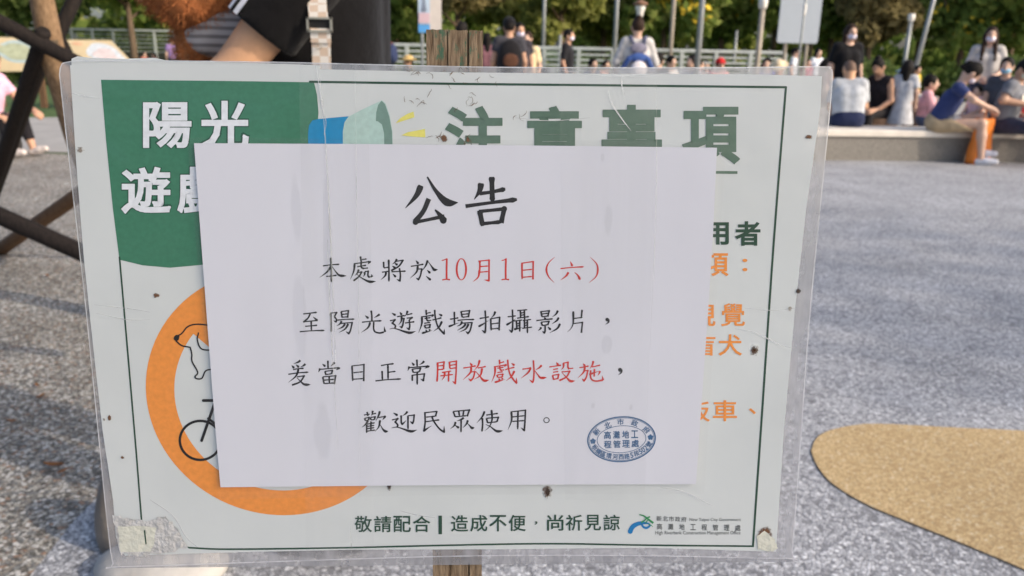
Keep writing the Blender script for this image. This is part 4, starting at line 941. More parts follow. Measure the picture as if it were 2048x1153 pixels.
pole('tree_stake', 'dark stake rising to the upper right behind the tan trunk', 'tree stake', at(112, 78, 3.75), at(190, -90, 3.9), .03, POLE, GS)
pole('tree_stake', 'short dark stake end slanting down right behind the trunk', 'tree stake', at(118, 70, 3.85), gnd(330, 520), .022, POLE, GS)
pole('tree_stake', 'thick black low stake lying across the left gravel', 'tree stake', at(-90, 392, 2.95), at(330, 580, 2.9), .033, POLE, GS)
pole('tree_stake', 'brown stake footed in the gravel behind the thick black one', 'tree stake', gnd(-8, 505), at(215, 350, 4.1), .04, POLEB, GS)

# two unseen tall trees added right of the frame for their shade: one crown shades the sign, the other dapples the play surface
for lb, tx, ty_, zc, r, n, nl in (('added spreading shade tree, out of view right of the sign, nearer the viewer', 7.5, -3.95, 6.0, 1.4, 30, 6500), ('added thin crowned shade tree, out of view beside the play surface on the right', 12.2, .2, 5.2, 2.6, 22, 1300)):
    sh = empty('tree', lb, 'tree', (tx, ty_, 0))
    mb = MB(); mb.tube([(0, 0, -.1), (.05, 0, 1.5), (-.05, .05, 3.2), (.1, 0, zc)], [.2, .17, .14, .06], 12, jit=.04)
    for k in range(7):
        a_ = k * .9; mb.tube([(0, 0, 2.8 + .2 * k), (math.cos(a_) * r * .35, math.sin(a_) * r * .35, 3.9 + .2 * k), (math.cos(a_) * r * .75, math.sin(a_) * r * .75, 4.6 + .25 * k)], [.08, .05, .02], 6)
    mb.build('trunk', BARK, sh, True)
    v, f = leaves(crown_clumps((0, 0, zc), r, n, .8), nl, .12); mobj('crown', v, f, LEAF[1], sh)

# ------------------------------------------------------------------ railings
RAIL = mat('white_painted_rail', (.42, .46, .44), .5, .1, 5)
def railing(label, a, b, z0, z1, npost, nrail, pr=.035, rr=.014, topr=.04):
    a, b = Vector((a.x, a.y, 0)), Vector((b.x, b.y, 0)); d = b - a
    t = empty('railing', label, 'railing', tuple(a))
    mb = MB(); mb.tube([Vector((0, 0, z1)), d + Vector((0, 0, z1))], topr, 8); mb.build('top_rail', RAIL, t)
    for k in range(nrail):
        z = z0 + (z1 - z0) * (k + .3) / (nrail + .4); mb = MB(); mb.tube([Vector((0, 0, z)), d + Vector((0, 0, z))], rr, 6); mb.build('rail', RAIL, t)
    for k in range(npost + 1):
        mb = MB(); q = d * (k / npost); mb.box(q + Vector((0, 0, z1 / 2)), (pr * 2, pr * 2, z1 - .02)); mb.build('post', RAIL, t)
    return t
railing('white railing on the dark wall at upper left behind the map panels', at(60, 60, 29), at(390, 62, 29), at(200, 104, 29).z, at(200, 60, 29).z, 8, 5)
wl = at(40, 110, 29.6); wr = at(420, 110, 29.6); zt = at(200, 104, 29.6).z
mb = MB(); mb.box(((wl.x + wr.x) / 2, 29.6, zt / 2), (wr.x - wl.x, .3, zt)); tag(mb.build('retaining_wall', mat('dark_wall', (.05, .055, .045), .9, .3, 2)), 'dark low wall below the upper left railing', 'wall')
railing('long pale railing crossing behind the walking people', at(745, 92, 20), at(1570, 112, 20), .12, at(1150, 98, 20).z, 12, 9, .045, .03, .045)

# ------------------------------------------------------------------ poles, lamps, boards
STEEL = mat('galvanised_pole', (.30, .32, .32), .45, .12, 6, metal=.3); BEIGE = mat('beige_pole', (.36, .32, .26), .55, .12, 6); LAMPW = mat('lamp_diffuser', (.75, .73, .68), .4)
def mast(label, px, pyb, Y, r, m, height=4.2, lamp=None, tilt=0.0, name='park_pole', cat='pole', group='tall poles behind the railing'):
    x = at(px, pyb, Y).x; t = empty(name, label, cat, (x, Y, 0), 0, group)
    mb = MB(); mb.tube([V3(0, 0, 0), V3(tilt * .5, 0, height * .5), V3(tilt, 0, height)], [r * 1.15, r, r * .9], 10); mb.lathe((0, 0, 0), [(r * 2.2, 0), (r * 2.2, .03), (r * 1.3, .05)], 12); mb.build('shaft', m, t, True)
    if lamp:
        mb = MB(); mb.lathe((tilt, 0, lamp), [(r * 1.05, -.05), (r * 1.5, .0), (r * 1.6, .13), (r * 1.4, .16)], 14); mb.build('lamp_head', LAMPW, t, True)
    return t
mast('grey pole above the gap left of the kneeling orange child', 1086, 100, 21, .045, STEEL)
mast('short pale post beside the person in black tee', 1120, 86, 23, .05, STEEL, 1.62, name='post', cat='post')
mast('blue grey pole left of the woman with the baby carrier', 1229, 100, 20, .05, STEEL)
mast('beige pole first to the right of the woman with the baby carrier', 1341, 100, 20, .05, BEIGE)
mast('silver pole second to the right of the woman with the baby carrier', 1397, 100, 17, .055, STEEL)
mast('beige pole with a bright lamp box left of the white board', 1517, 100, 18, .06, BEIGE, lamp=at(1527, 14, 18).z, height=at(1527, 14, 18).z + .02)
mast('thin faint bluish pole behind the red capped child', 1470, 100, 26, .045, STEEL, 1.9)
mast('grey pole topped by a lamp left of the leaning pole', 1813, 100, 24, .06, STEEL, lamp=at(1815, 40, 24).z, height=at(1815, 40, 24).z)
mast('leaning grey pole behind the girl in the white dress', 1828, 104, 22, .055, STEEL, 4.0, tilt=.45)
mast('slim pole with a white lamp in front of the white board', 1600, 100, 15.5, .02, STEEL, lamp=at(1607, 27, 15.5).z, height=at(1607, 27, 15.5).z + .9)
# park lamp: bowl diffuser under a brown cap
lx = at(1278, 60, 19).x; zt = at(1278, 20, 19).z
t = empty('park_lamp', 'pole lamp with white bowl and brown cap above the woman with the carrier', 'lamp', (lx, 19, 0))
mb = MB(); mb.tube([V3(0, 0, 0), V3(0, 0, zt - .2)], [.06, .05], 12); mb.build('shaft', STEEL, t, True)
mb = MB(); mb.lathe((0, 0, zt), [(.05, -.22), (.06, -.16), (.09, -.02), (.11, .06), (.10, .09)], 16); mb.build('bowl', LAMPW, t, True)
mb = MB(); mb.lathe((0, 0, zt), [(.12, .09), (.16, .10), (.16, .14), (.05, .2), (.01, .21)], 16); mb.build('cap', mat('lamp_cap', (.22, .12, .07), .6), t, True)
# the tall white board
a = at(1553, 88, 16.6); b = at(1634, 88, 16.6); zb = at(1593, 87, 16.6).z
t = empty('notice_board', 'tall pale blank looking board on two posts', 'board', ((a.x + b.x) / 2, 16.6, 0))
wd = b.x - a.x; bm = bmesh.new()
mb = MB(); rr = .05; pts = []
for cx, cz, a0_ in ((wd / 2 - rr, zb + rr, -90), (wd / 2 - rr, zb + 1.9 - rr, 0), (-wd / 2 + rr, zb + 1.9 - rr, 90), (-wd / 2 + rr, zb + rr, 180)):
    for k in range(5): q = R(a0_ + k * 22.5); pts.append((cx + rr * math.cos(q), cz + rr * math.sin(q)))
n = len(pts); v = [(x, -.02, z) for x, z in pts] + [(x, .02, z) for x, z in pts]
mobj('panel', v, [tuple(range(n)), tuple(reversed(range(n, 2 * n)))] + [(i, i + n, (i + 1) % n + n, (i + 1) % n) for i in range(n)], mat('board_face', (.42, .47, .52), .45, .03, 3), t)
for s_ in (-.26, .27):
    mb = MB(); mb.tube([V3(wd * s_, .05, 0), V3(wd * s_, .05, zb + 1.8)], .035, 10); mb.build('post', BEIGE, t, True)
# banner on a post
a = at(837, 64, 14.3); b = at(883, 64, 14.3); zb = a.z; wd = b.x - a.x
t = empty('banner_sign', 'narrow banner with sky blue and cream halves on a thin post', 'banner', (a.x, 14.3, 0))
def bpan(name, x0, x1, z0, z1, col, y=0.0):
    mb = MB(); mb.box(((x0 + x1) / 2, y, (z0 + z1) / 2), (x1 - x0, .012, z1 - z0)); return mb.build(name, mat('banner_print', col, .6, .04), t)
bpan('blue_half', 0, wd * .5, zb + .12, zb + 1.5, (.50, .62, .74)); bpan('cream_half', wd * .502, wd, zb + .0, zb + 1.5, (.66, .60, .54))
bpan('blue_base', 0, wd * .5, zb - .01, zb + .115, (.10, .36, .72)); bpan('pink_band', .01, wd * .49, zb + .14, zb + .30, (.66, .48, .52), -.008)
mobj('sail_drawing', [(wd * .14, -.016, zb + .32), (wd * .36, -.016, zb + .32), (wd * .25, -.016, zb + .62)], [(0, 1, 2)], mat('sail_ink', (.22, .26, .34), .7), t)
mb = MB(); mb.tube([V3(wd * .15, .03, 0), V3(wd * .15, .03, zb + 1.5)], .025, 8); mb.build('post', STEEL, t)
# two slanted map panels
def panel(label, pts, Y0, Y1, art):
    q = [at(pts[0][0], pts[0][1], Y1), at(pts[1][0], pts[1][1], Y1), at(pts[2][0], pts[2][1], Y0), at(pts[3][0], pts[3][1], Y0)]
    o = (q[2] + q[3]) / 2; t = empty('map_panel', label, 'information panel', (o.x, o.y, 0)); O = Vector((o.x, o.y, 0))
    q = [p - O for p in q]; n = (q[1] - q[0]).cross(q[3] - q[0]).normalized()
    if n.y > 0: n = -n
    bk = [p - n * .03 for p in q]
    mobj('board', q + bk, [(0, 1, 2, 3), (7, 6, 5, 4), (0, 4, 5, 1), (1, 5, 6, 2), (2, 6, 7, 3), (3, 7, 4, 0)], mat('panel_cream', (.62, .50, .30), .6, .06, 4), t)
    def blob(name, c, rx, ry, col, lift, wob=0.0, ang=0.0):
        v = []
        for k in range(28):
            th = 2 * math.pi * k / 28; w_ = 1 + wob * math.sin(3 * th + c[0] * 9) + wob * .6 * math.sin(5 * th)
            x, y = rx * w_ * math.cos(th), ry * w_ * math.sin(th); u_, v_ = c[0] + x * math.cos(ang) - y * math.sin(ang), c[1] + x * math.sin(ang) + y * math.cos(ang)
            p = lerp(lerp(q[0], q[1], u_), lerp(q[3], q[2], u_), v_); v.append(p + n * lift)
        mobj(name, v, [tuple(range(28))], mat('panel_print', col, .6, .15, 12), t)
    for a_ in art: blob(*a_)
    w_ = (q[2] - q[3]).length
    for s_ in (.2, .8):
        p = lerp(q[3], q[2], s_); mb = MB(); mb.box((p.x, p.y + .1, p.z * .5), (.1, .08, p.z)); mb.build('leg', POLEB, t)
    return t
panel('slanted cream map panel behind the crossed stakes at left', [(-40, 74), (62, 76), (102, 142), (-40, 144)], 15.6, 16.0, [('lake_print', (.62, .42), .34, .34, (.42, .52, .52), .004, .08, .5), ('map_print', (.60, .42), .26, .25, (.42, .45, .30), .008, .12, .5)])
panel('slanted cream map panel just above the sign, right of the trunk', [(134, 80), (222, 81), (290, 150), (170, 150)], 15.2, 15.9, [('lake_print', (.62, .42), .34, .33, (.60, .64, .66), .004, .06, .3), ('map_print', (.62, .45), .22, .2, (.66, .56, .54), .008, .15, .3), ('title_strip', (.18, .12), .12, .05, (.66, .40, .24), .006, 0, 0)])

# ------------------------------------------------------------------ seat walls
G0, G1 = gnd(1500, 321), gnd(1925, 324)
zB = at(1750, 261, gnd(1750, 322.5).y).z
def seatwall(label, pts, z, thick, depth, over, m1, m2):
    """pts: front foot line; a slab with a rounded edge on a plain base"""
    p = [np.array((q[0], q[1])) for q in catmull([np.array(a)[:2] for a in pts], 6)]; n = len(p)
    nr = []
    for i in range(n):
        d = p[min(i + 1, n - 1)] - p[max(i - 1, 0)]; d /= np.hypot(*d); nr.append(np.array((-d[1], d[0])))
    t = empty('seat_wall', label, 'seat wall', (p[0][0], p[0][1], 0)); o = p[0]
    def strip(name, prof, m):
        v = []; f = []; k = len(prof)
        for i in range(n):
            for off_, zz in prof: q = p[i] + nr[i] * off_ - o; v.append((q[0], q[1], zz))
        for i in range(n - 1):
            for j in range(k): a_, b_ = i * k + j, i * k + (j + 1) % k; f.append((a_, b_, b_ + k, a_ + k))
        f.append(tuple(range(k))[::-1]); f.append(tuple(range((n - 1) * k, n * k)))
        mobj(name, v, f, m, t)
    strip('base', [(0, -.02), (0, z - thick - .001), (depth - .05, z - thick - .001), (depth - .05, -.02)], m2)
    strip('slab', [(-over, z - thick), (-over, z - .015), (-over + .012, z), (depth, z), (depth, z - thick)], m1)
    return t
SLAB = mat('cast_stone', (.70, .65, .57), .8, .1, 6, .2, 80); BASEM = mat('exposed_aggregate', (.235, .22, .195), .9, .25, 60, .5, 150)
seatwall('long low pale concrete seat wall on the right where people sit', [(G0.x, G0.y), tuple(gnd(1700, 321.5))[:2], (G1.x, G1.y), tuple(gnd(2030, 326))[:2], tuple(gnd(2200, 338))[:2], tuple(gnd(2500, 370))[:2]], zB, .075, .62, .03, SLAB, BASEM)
YB = gnd(1780, 322).y
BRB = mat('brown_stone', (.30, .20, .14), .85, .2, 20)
mbz = at(1775, 188, 12.2).z
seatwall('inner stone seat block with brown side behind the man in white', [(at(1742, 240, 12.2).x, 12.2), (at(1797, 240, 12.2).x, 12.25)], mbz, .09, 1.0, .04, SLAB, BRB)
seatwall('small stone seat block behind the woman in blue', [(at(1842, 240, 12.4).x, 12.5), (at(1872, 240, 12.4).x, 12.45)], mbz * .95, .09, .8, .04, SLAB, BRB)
sheet('circle_floor', [tuple(gnd(1400, 300))[:2], tuple(gnd(2300, 312))[:2], tuple(gnd(2300, 195))[:2], tuple(gnd(1400, 195))[:2]], .009, CONC)

# ------------------------------------------------------------------ stones and fallen leaves at the foot of the sign
def boulder(label, c, rad, m, seed):
    rg_ = np.random.default_rng(seed); pr = [EL(V3(0, 0, 0), V3(*rad))]
    for _ in range(5):
        d = rg_.normal(size=3); d /= np.linalg.norm(d); pr.append(EL(d * V3(*rad) * .45, V3(*rad) * rg_.uniform(.5, .7)))
    v, f = surf(pr, min(rad) / 7, .03); o = mobj('boulder', v.tolist(), f, m, None, True); o.location = c; return tag(o, label, 'boulder')
STONE1 = mat('brown_stone_skin', (.17, .15, .13), .85, .3, 9, .4, 40); STONE2 = mat('white_stone_skin', (.40, .39, .37), .8, .2, 9, .4, 40)
q = gnd(212, 1118); boulder('rounded brown grey boulder half hidden behind the sign', q + Vector((.02, .08, .07)), (.065, .08, .15), STONE1, 1)
q = gnd(262, 1175); boulder('flat whitish boulder below the sign corner', q + Vector((.05, .06, .02)), (.16, .10, .055), STONE2, 2)
LEAFD = mat('dry_leaf', (.22, .10, .04), .8, .3, 60)
for i, (px, py, s_, lb) in enumerate(((108, 936, .030, 'dry brown leaf on the gravel left of the sign bottom'), (126, 948, .018, 'small tan leaf curled beside the brown leaf'), (95, 555, .022, 'orange leaf on the gravel under the black stake'), (24, 846, .016, 'small orange leaf near the left edge'), (82, 797, .02, 'brown leaf lying on the darker gravel'), (75, 775, .018, 'pale tan leaf on mid gravel'))):
    c = gnd(px, py); a_ = i * 1.1; v = []
    for k in range(7):
        t_ = k / 6; w_ = math.sin(math.pi * min(1, t_ * 1.02)) * .42; x = (t_ - .5) * 2
        for sg in (-1, 0, 1): v.append(((x * math.cos(a_) - sg * w_ * math.sin(a_)) * s_, (x * math.sin(a_) + sg * w_ * math.cos(a_)) * s_, .006 + (abs(sg) * .25 + x * x * .2) * s_))
    f = [(3 * k + j, 3 * k + j + 1, 3 * k + j + 4, 3 * k + j + 3) for k in range(6) for j in (0, 1)]
    o = mobj('fallen_leaf', v, f, LEAFD, None, True); o.location = c; tag(o, lb, 'leaf', 'dry leaves on the gravel')

# ------------------------------------------------------------------ the person holding a dog, right behind the sign
Y0 = 1.95
hx = at(652, 60, Y0).x
def hl(px, py, Y):
    q = at(px, py, Y); return (-(q.y - Y0), q.x - hx, q.z)
holder = person('person in black tee with striped sleeve, turned left, holding a brown dog', 652, 60, Y0, R(-90), scale=1.13, g=.985, shirt=(11, 10, 12), pants=(11, 11, 12), leg=1.0, res=.011, skinm=SKIN2, sleeve=.51, hair='short', fingers=True, hem=.10,
    pose=dict(shL=[c / 1.13 for c in hl(622, -62, 1.763)], elL=[c / 1.13 for c in hl(442, 176, 1.727)], wrL=[c / 1.13 for c in hl(300, 250, 1.880)], elR=(-.21, -.02, 1.08), wrR=(-.14, -.20, .93)))
for o in [c for c in holder.children if c.name.startswith('shirt')]:   # a loose short sleeve: wider than the arm
    pass
A, B = np.array(hl(622, -62, 1.763)), np.array(hl(442, 176, 1.727)); d = (B - A) / np.linalg.norm(B - A); L = np.linalg.norm(B - A)
e_ = A + d * L * .54
skin('sleeve', [CFL(A, e_, .082, .077)], .009, cloth((11, 10, 12)), holder, .01)
u_ = np.cross(d, V3(1, 0, 0)); u_ /= np.linalg.norm(u_)
if u_[1] > 0: u_ = -u_
w_ = np.cross(d, u_)
if w_[0] < 0: w_ = -w_
for k, ang in enumerate((.28, .62, .96)):
    m_ = MB()
    for j in range(9):
        t_ = j / 8 * .535; r_ = .0815 - .003 * t_
        for da in (-.085, .085): a_ = ang + da; m_.v.append(tuple(A + d * L * t_ + (u_ * math.cos(a_) + w_ * math.sin(a_)) * (r_ + .002)))
    m_.f = [(2 * j, 2 * j + 1, 2 * j + 3, 2 * j + 2) for j in range(8)]; m_.build('sleeve_stripe', cloth((225, 225, 228)), holder, True)
# beige chequered strap with its buckle
N = NT('chequered_strap'); tc = N.n('TexCoord'); ck = N.n('TexChecker'); ck.inputs['Scale'].default_value = 60; ck.inputs[1].default_value = (.72, .68, .62, 1); ck.inputs[2].default_value = (.60, .47, .36, 1)
N.l(tc.outputs['Object'], ck.inputs[0]); N.l(ck.outputs[0], N.b.inputs['Base Color']); N.b.inputs['Roughness'].default_value = .75; STRAP = N.m
stp = empty('bag_strap', 'beige chequered shoulder strap with metal buckle over the black tee', 'bag strap', tuple(at(638, 60, 1.692)))
sl = stp.location
def ribbon3(name, pts, wid, thick, m, parent):
    pts = catmull([np.array(p) for p in pts], 5); mb = MB(); n = len(pts)
    for i, p in enumerate(pts):
        t_ = pts[min(i + 1, n - 1)] - pts[max(i - 1, 0)]; t_ = t_ / np.linalg.norm(t_); s_ = np.cross(t_, V3(0, 1, 0)); s_ /= np.linalg.norm(s_)
        for a_, b_ in ((-1, 0), (1, 0), (1, 1), (-1, 1)): mb.v.append(tuple(p + s_ * wid / 2 * a_ + V3(0, thick, 0) * b_))
    for i in range(n - 1):
        for j in range(4): a_, b_ = 4 * i + j, 4 * i + (j + 1) % 4; mb.f.append((a_, b_, b_ + 4, a_ + 4))
    mb.f += [(0, 1, 2, 3), tuple(4 * (n - 1) + k for k in (3, 2, 1, 0))]
    return mb.build(name, m, parent)
lp = lambda px, py, Y: tuple(at(px, py, Y) - sl)
ribbon3('upper_webbing', [lp(628, -120, 1.763), lp(630, -50, 1.710), lp(634, 10, 1.692), lp(638, 44, 1.686)], .0365, .0024, STRAP, stp)
ribbon3('lower_webbing', [lp(641, 60, 1.686), lp(642, 90, 1.688), lp(643, 130, 1.692), lp(646, 260, 1.704)], .0365, .0024, STRAP, stp)
ribbon3('keeper_flap', [lp(640.5, 57, 1.683), lp(641, 72, 1.683), lp(641.5, 86, 1.684)], .039, .0024, STRAP, stp)
METAL = mat('pale_metal', (.60, .55, .46), .3, .05, metal=.8)
bk = MB(); c = at(639, 50, 1.681) - sl
for dx, dz, sx_, sz_ in ((0, .0123, .049, .0041), (0, -.0123, .049, .0041), (-.0229, 0, .0041, .0288), (.0229, 0, .0041, .0288)): bk.box(c + Vector((dx, 0, dz)), (sx_, .005, sz_))
bk.build('buckle', METAL, stp)
mb = MB(); mb.box(c + Vector((0, .003, 0)), (.0425, .002, .022)); mb.build('buckle_gap', mat('dark_buckle_opening', (.01, .01, .01), .8), stp)  # near-black plate paints in the dark of the buckle's opening
mb = MB(); mb.tube([at(637 + 6 * math.cos(k * .7), 93 + 6 * math.sin(k * .7), 1.680) - sl for k in range(10)], .0012, 6); mb.build('ring', METAL, stp)
# the dog
FUR = mat('russet_fur', (.36, .13, .045), .8, .45, 30, .6, 120, .2); FURB = mat('apricot_fur', (.46, .24, .12), .8, .4, 30, .6, 120, .2)
dg = empty('dog', 'curly russet dog in a grey striped shirt carried at chest height', 'dog', tuple(at(400, 40, 1.857))); dl = dg.location
dp = lambda px, py, Y: np.array(at(px, py, Y) - dl)
bd = [EL(dp(385, -12, 1.833), V3(0.0823, 0.0823, 0.0705)), EL(dp(335, -22, 1.833), V3(0.0529, 0.0646, 0.0494)), EL(dp(436, -22, 1.857), V3(0.0705, 0.0823, 0.0588)), EL(dp(392, 12, 1.821), V3(0.0529, 0.0588, 0.0376)), C_(dp(440, 0, 1.904), dp(520, 90, 1.950), 0.0764, 0.0881), C_(dp(420, 60, 1.880), dp(390, 84, 1.845), 0.0400, 0.0352), C_(dp(388, 84, 1.845), dp(386, 190, 1.839), 0.0311, 0.0294), C_(dp(450, 90, 1.998), dp(430, 200, 1.998), 0.0400, 0.0329),
      EL(dp(320, -130, 1.821), V3(0.0823, 0.0881, 0.0764)), C_(dp(320, -130, 1.821), dp(262, -115, 1.810), 0.0411, 0.0329), C_(dp(345, -60, 1.833), dp(320, -120, 1.821), 0.0646, 0.0646), C_(dp(360, -150, 1.739), dp(365, -80, 1.727), 0.0258, 0.0352), C_(dp(560, 120, 1.974), dp(600, 60, 2.021), 0.0235, 0.0176)]
body = skin('body', bd, .01, FUR, dg, .03)
for nm, c_, r_ in (('nose', dp(244, -120, 1.804), .011), ('eye', dp(290, -145, 1.757), .008), ('eye', dp(290, -145, 1.880), .008)): skin(nm, [EL(c_, V3(1, 1, 1) * r_)], .003, KBLACK, dg, .003)
def tufts(name, o, n, ln, m, sel, parent):
    vs = np.array([v.co[:] for v in o.data.vertices]); nr = np.array([v.normal[:] for v in o.data.vertices]); ok = np.array([i for i in range(len(vs)) if sel(vs[i])])
    ids = RNG.choice(ok, n); mb = MB()
    for i in ids:
        p = vs[i] + RNG.normal(size=3) * .004; d = nr[i] * .6 + RNG.normal(size=3) * .55 + V3(0, 0, -.3); d /= np.linalg.norm(d); s_ = np.cross(d, RNG.normal(size=3)); s_ /= np.linalg.norm(s_); l_ = ln * RNG.uniform(.5, 1.3)
        q = p + d * l_ * .55 + nr[i] * .004; k = len(mb.v)
        mb.v += [tuple(p - s_ * .0006), tuple(p + s_ * .0006), tuple(q + s_ * .0006), tuple(q - s_ * .0006), tuple(p + d * l_)]; mb.f += [(k, k + 1, k + 2, k + 3), (k + 3, k + 2, k + 4)]
    return mb.build(name, m, parent)
tufts('coat', body, 14000, .015, FUR, lambda p: True, dg); tufts('light_coat', body, 5000, .011, FURB, lambda p: p[2] < -.025 or p[0] < -.08, dg)
N = NT('striped_jersey'); tc = N.n('TexCoord'); wv = N.n('TexWave'); wv.bands_direction = 'Z'; wv.inputs['Scale'].default_value = 18; wv.inputs['Distortion'].default_value = .6
cr = N.n('ValToRGB'); cr.color_ramp.elements[0].color = (.20, .19, .20, 1); cr.color_ramp.elements[1].color = (.44, .43, .45, 1); cr.color_ramp.elements[0].position = .3; cr.color_ramp.elements[1].position = .5
N.l(tc.outputs['Object'], wv.inputs['Vector']); N.l(wv.outputs[0], cr.inputs[0]); N.l(cr.outputs[0], N.b.inputs['Base Color']); N.b.inputs['Roughness'].default_value = .9
skin('striped_shirt', [C_(dp(428, 34, 1.845), dp(520, 95, 1.904), 0.0611, 0.0776), C_(dp(432, 50, 1.862), dp(408, 72, 1.839), 0.0505, 0.0447)], .009, N.m, dg, .02)

# ------------------------------------------------------------------ people on the right, round the seat wall
YS = YB
man = person('seated man in pale tee seen from behind on the seat wall', 1712, 112, YS + .42, R(168), seat=zB, scale=.98, lean=.26, lat=.05, hyaw=.35, hpitch=.25, g=1.22, shirt=(182, 186, 190), pants=(40, 48, 78), hair='bald', hairm=mat('cropped_hair', (.16, .10, .07), .7, .2, 40), skinm=SKIN2, res=.012, leg=.9, sleeve=.8, hem=.12)
wb = person('standing woman in black with a lilac face mask', 1703, 50, YS + 1.9, R(8), g=1.1, shirt=(18, 18, 22), pants=(22, 22, 26), mask=MASKM, hair='bob', hairm=HAIRB, skinm=SKIN3, res=.012, sleeve=.8, eyes=True, hem=.12)
s1 = 1.0
blue = person('woman in navy tee leaning forward with legs crossed on the seat wall', 1880, 200, YS + .12, R(62), seat=zB, scale=1.05, lean=.44, hyaw=.3, hpitch=.4, g=.98, shirt=(54, 64, 106), pants=(182, 160, 128), leg=.46, hair='tail', mask=MASKM, skinm=SKIN3, res=.011, shoes=(214, 214, 220), fingers=True, sleeve=.55,
    pose=dict(knL=(.02, -.46, zB + .16), anL=(-.03, -.50, .16), knR=(-.09, -.47, zB + .09), anR=(-.10, -.52, .075), elL=(.22, -.30, zB + .38), wrL=(.10, -.50, zB + .27), elR=(-.20, -.34, zB + .36), wrR=(-.06, -.52, zB + .27)))
grey = person('man in grey printed tee and dark shorts on the seat wall at the right edge', 2022, 140, YS + .05, R(40), seat=zB + .02, scale=1.02, lean=.22, hyaw=-.2, hpitch=.25, g=1.08, shirt=(118, 120, 126), pants=(58, 60, 76), leg=.5, hair='short', mask=mat('mask_cream', (.62, .60, .46), .8, .05), skinm=SKIN, res=.011, sleeve=.6, fingers=True, shoes=(70, 70, 76),
    pose=dict(knL=(.16, -.46, zB + .08), anL=(.20, -.66, .09), knR=(-.14, -.46, zB + .1), anR=(-.16, -.58, .09), elL=(.26, -.06, zB + .40), wrL=(.06, -.30, zB + .33), elR=(-.25, -.06, zB + .38), wrR=(-.04, -.32, zB + .33)))
# white print on the grey tee
mb = MB(); rg2 = random.Random(5)
Lc = V3(0, 0, 0)
pr = [v.co.copy() for v in [c for c in grey.children if c.name.startswith('shirt')][0].data.vertices]
front = [p for p in pr if abs(p.x) < .11 and p.y < 0 and zB + .35 < p.z < zB + .50]
ym = min(p.y for p in front)
for k in range(9):
    x = -.09 + k * .02; z = zB + .40 + rg2.uniform(-.03, .03); near = min(front, key=lambda p: (p.x - x) ** 2 + (p.z - z) ** 2 + p.y * .01); mb.box((x, near.y - .012, z), (.019, .008, rg2.uniform(.05, .11)))
mb.build('shirt_print', cloth((205, 202, 192)), grey)
lw = person('standing woman with long hair, white top and lilac mask', 1985, 55, YS + 2.1, R(-22), g=.98, shirt=(186, 182, 178), pants=(52, 58, 80), mask=MASKM, hair='long', hairm=HAIRB, skinm=SKIN3, res=.012, sleeve=.9, eyes=True, pose=dict(elL=(.26, .0, 1.12), wrL=(.10, -.25, 1.02), elR=(-.24, -.02, 1.12), wrR=(-.06, -.26, .98)))
arm = person('bare armed person in a dark top sitting inside the circle', 1782, 110, 12.05, R(-62), seat=.42, scale=.98, lean=.35, hpitch=.2, hyaw=.3, g=1.05, shirt=(44, 38, 40), pants=(40, 38, 40), sleeve=.0, hair='bun', skinm=SKIN, res=.013)
girl = person('little girl with a dark bob in a white dress', 1818, 121, YS + 1.55, R(150), g=1.12, hs=1.28, dress=(192, 194, 198), sleeve=.7, hair='bob', skinm=SKIN3, res=.013, shoes=(120, 90, 80))
pink = person('child in a pink top beside the girl in white', 1868, 118, YS + 1.9, R(70), seat=.30, scale=.80, g=1.15, hs=1.25, shirt=(232, 176, 184), pants=(96, 110, 140), hair='short', skinm=SKIN3, res=.014, sleeve=1.4)
dark2 = person('dark haired person with a pale blue mask behind the man in grey', 2024, 104, YS + 1.3, R(-48), seat=.42, scale=1.0, lean=.12, hyaw=.2, shirt=(70, 74, 84), pants=(60, 62, 70), hair='short', mask=MASKB, skinm=SKIN3, res=.013)
tod = person('small child in pale pink held close by the long haired woman', 1962, 152, YS + 1.5, R(-60), g=1.2, hs=1.35, scale=.52, seat=.42, shirt=(226, 196, 200), pants=(44, 92, 140), hair='short', skinm=SKIN3, res=.013)
red = person('child in a dark red shirt behind the man in grey', 2052, 178, YS + 1.1, R(10), seat=.40, scale=.6, hs=1.25, g=1.1, shirt=(146, 40, 44), pants=(60, 60, 70), hair='short', res=.014)
bluebk = person('far child in light blue sitting on the lawn', 1812, 106, YS + 8.5, R(120), seat=.3, scale=.8, hs=1.2, shirt=(120, 150, 190), pants=(60, 70, 90), res=.022, cap=((130, 160, 196), 'hat'))
yel = person('far child in yellow behind the girl in white', 1838, 116, YS + 7.5, R(30), g=1.1, hs=1.25, shirt=(206, 178, 60), pants=(60, 60, 70), res=.022, scale=.62)
# orange shopping bag standing between her and the man in grey
q = gnd(1950, 327); bg = empty('shopping_bag', 'bright orange shopping bag on the ground by the seat wall', 'bag', (q.x, q.y - .05, 0), R(20))
ORB = mat('orange_bag', (.80, .22, .03), .45, .15, 9, .8, 16)
v = []; f = []; hgt = at(1950, 236, q.y).z
for j in range(9):
    t_ = j / 8; ww = .15 * (1 - .10 * t_) + .006 * math.sin(9 * t_); dd = .085 * (1 - .55 * t_)
    for k in range(20):
        a_ = 2 * math.pi * k / 20; sx_ = math.copysign(abs(math.cos(a_)) ** .55, math.cos(a_)); sy_ = math.copysign(abs(math.sin(a_)) ** .55, math.sin(a_))
        v.append(((ww + .008 * math.sin(5 * a_ + 6 * t_)) * sx_, (dd + .006 * math.cos(4 * a_ + 8 * t_)) * sy_, hgt * t_))
for j in range(8):
    for k in range(20): f.append((j * 20 + k, j * 20 + (k + 1) % 20, (j + 1) * 20 + (k + 1) % 20, (j + 1) * 20 + k))
f.append(tuple(reversed(range(20)))); mobj('sack', v, f, ORB, bg, True)
